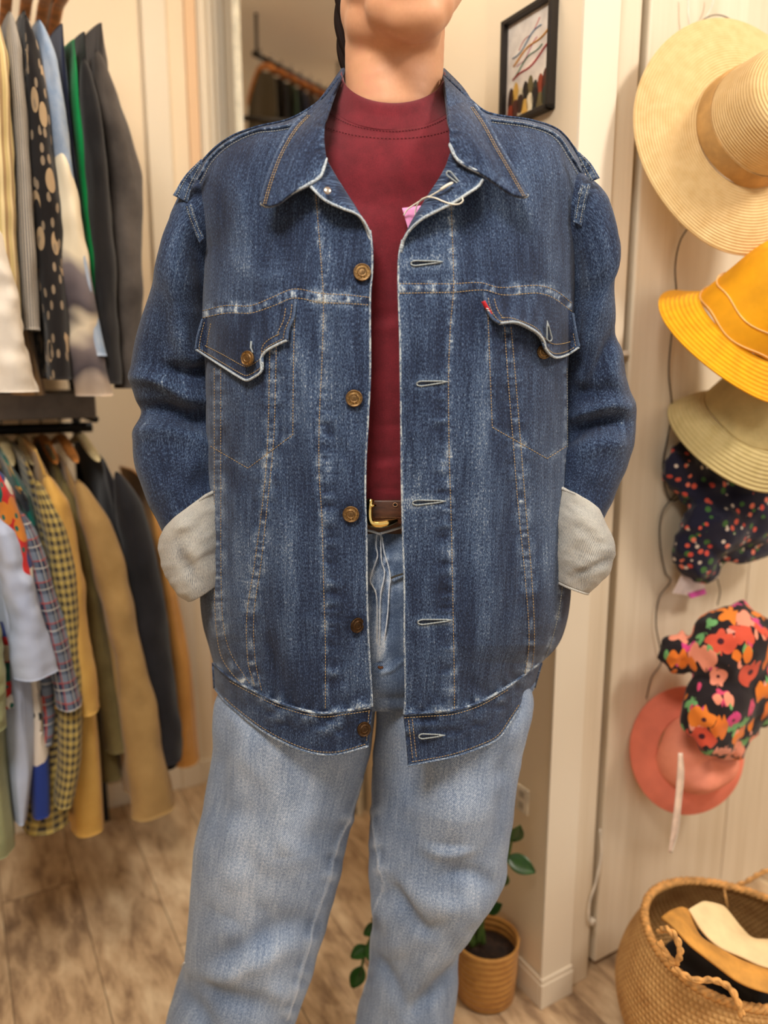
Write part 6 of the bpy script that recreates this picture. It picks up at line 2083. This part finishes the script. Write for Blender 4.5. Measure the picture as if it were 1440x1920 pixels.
slab_px('tan_hat', 'tan suede hat brim lying across the woven basket', [(1240, 1718, 1.03), (1262, 1735, 1.01), (1300, 1775, .99), (1350, 1815, .975), (1400, 1850, .965), (1460, 1870, .96)], [(1290, 1706, 1.08), (1310, 1745, 1.05), (1345, 1780, 1.03), (1395, 1800, 1.02), (1450, 1822, 1.01), (1480, 1830, 1.01)], M_TANH, 'hats in the basket')
slab_px('cream_hat', 'cream canvas hat lying on the tan one in the basket', [(1292, 1706, 1.075), (1315, 1742, 1.05), (1350, 1774, 1.03), (1400, 1795, 1.015), (1450, 1818, 1.005), (1490, 1830, 1.0)], [(1335, 1696, 1.12), (1358, 1700, 1.12), (1390, 1735, 1.10), (1415, 1758, 1.08), (1450, 1760, 1.08), (1490, 1765, 1.08)], M_CREH, 'hats in the basket', seed=9)

# ================================================================== POTTED PLANT
pc_ = np.array([0.2, 1.275, 0])
M_RAT = ringcloth('rattan_wrap', (176, 120, 56), (214, 160, 84), 480, 0.5, 0.003, 0.6)
M_SOIL = plain('potting_soil', (44, 30, 22), 0.95, 0, 0.4, 120, 0.8)
M_LEAF = plain('glossy_leaf', (34, 72, 20), 0.3, 0, 0.25, 20)
M_STEM = plain('leaf_stem', (62, 84, 34), 0.5, 0, 0.2, 30)
pot = thing('potted_plant', pc_, 'green leafy plant in a rattan-wrapped pot on the floor by the narrow wall', 'plant')
mb = MB()
lathe(mb, [(0.001, 0.002), (0.052, 0.002), (0.056, 0.006), (0.060, 0.06), (0.062, 0.118), (0.0625, 0.126), (0.060, 0.128), (0.0575, 0.124), (0.0565, 0.09)], 64, M=Matrix.Translation(Vector(pc_.tolist())))
mb.build('pot', M_RAT, pot)
mb = MB(); lathe(mb, [(0.0005, 0.098), (0.03, 0.096), (0.0575, 0.092)], 40, M=Matrix.Translation(Vector(pc_.tolist())), wob=lambda r_, z_, p_: (r_, z_ + 0.003 * noise(r_ * 200 * np.cos(p_), r_ * 200 * np.sin(p_), 3)))
mb.build('soil', M_SOIL, pot)


def leaf(base, dirv, L, W, nrm):
    dirv = np.asarray(dirv, float); dirv /= np.linalg.norm(dirv)
    side = np.cross(dirv, nrm); side /= np.linalg.norm(side)
    upv = np.cross(side, dirv)
    t_ = np.linspace(0, 1, 14)[:, None]; s_ = np.linspace(-1, 1, 7)[None]
    w_ = W * np.sin(np.pi * np.clip(t_, 0.02, 0.98) ** 0.85) ** 0.75
    P = base + t_[..., None] * L * dirv + (s_ * w_)[..., None] * side + (0.22 * W * s_**2 - 0.25 * L * t_**2 * 0.35)[..., None] * upv
    return MB().grid(P)


stems = [([(895, 1765, 1.27), (905, 1720, 1.27), (928, 1670, 1.26), (948, 1620, 1.255), (962, 1565, 1.25)], [(.97, (1048 - 80, 1562), .045, .015), (.80, (975, 1620), .055, .017), (.75, (900, 1600), .05, .016), (.55, (940, 1650), .045, .015), (.40, (910, 1660), .05, .015), (.30, (930, 1700), .04, .013)]),
         ([(890, 1770, 1.27), (860, 1700, 1.26), (800, 1660, 1.25), (740, 1700, 1.24), (690, 1770, 1.24), (675, 1830, 1.23)], [(.97, (662, 1850), .045, .015), (.86, (655, 1798), .036, .013), (.84, (700, 1810), .04, .013), (.74, (655, 1770), .036, .012), (.66, (664, 1740), .036, .012), (.56, (678, 1698), .04, .012), (.40, (780, 1640), .045, .014)]),
         ([(905, 1768, 1.28), (902, 1730, 1.28), (897, 1690, 1.275), (905, 1640, 1.27)], [(.95, (915, 1610), .05, .015), (.6, (870, 1690), .045, .014), (.5, (935, 1690), .04, .013)]),
         ([(885, 1772, 1.26), (870, 1740, 1.25), (850, 1700, 1.25)], [(.9, (840, 1670), .05, .015), (.6, (850, 1730), .04, .013)])]
for pts, lv in stems:
    q = curve(pts, 40); Q3 = up(q[:, 0], q[:, 1], q[:, 2])
    stm = MB().tube(Q3, np.linspace(0.0065, 0.0025, 40), 8).build('stem', M_STEM, pot)
    for f_, (tx, ty), L, W in lv:
        i = int(f_ * 39)
        tgt_ = up(tx, ty, q[i, 2] - 0.01)
        leaf(Q3[i], tgt_ - Q3[i], L, W, np.array([0.15, -0.8, 0.55])).build('leaf', M_LEAF, stm, solid=0.0006)
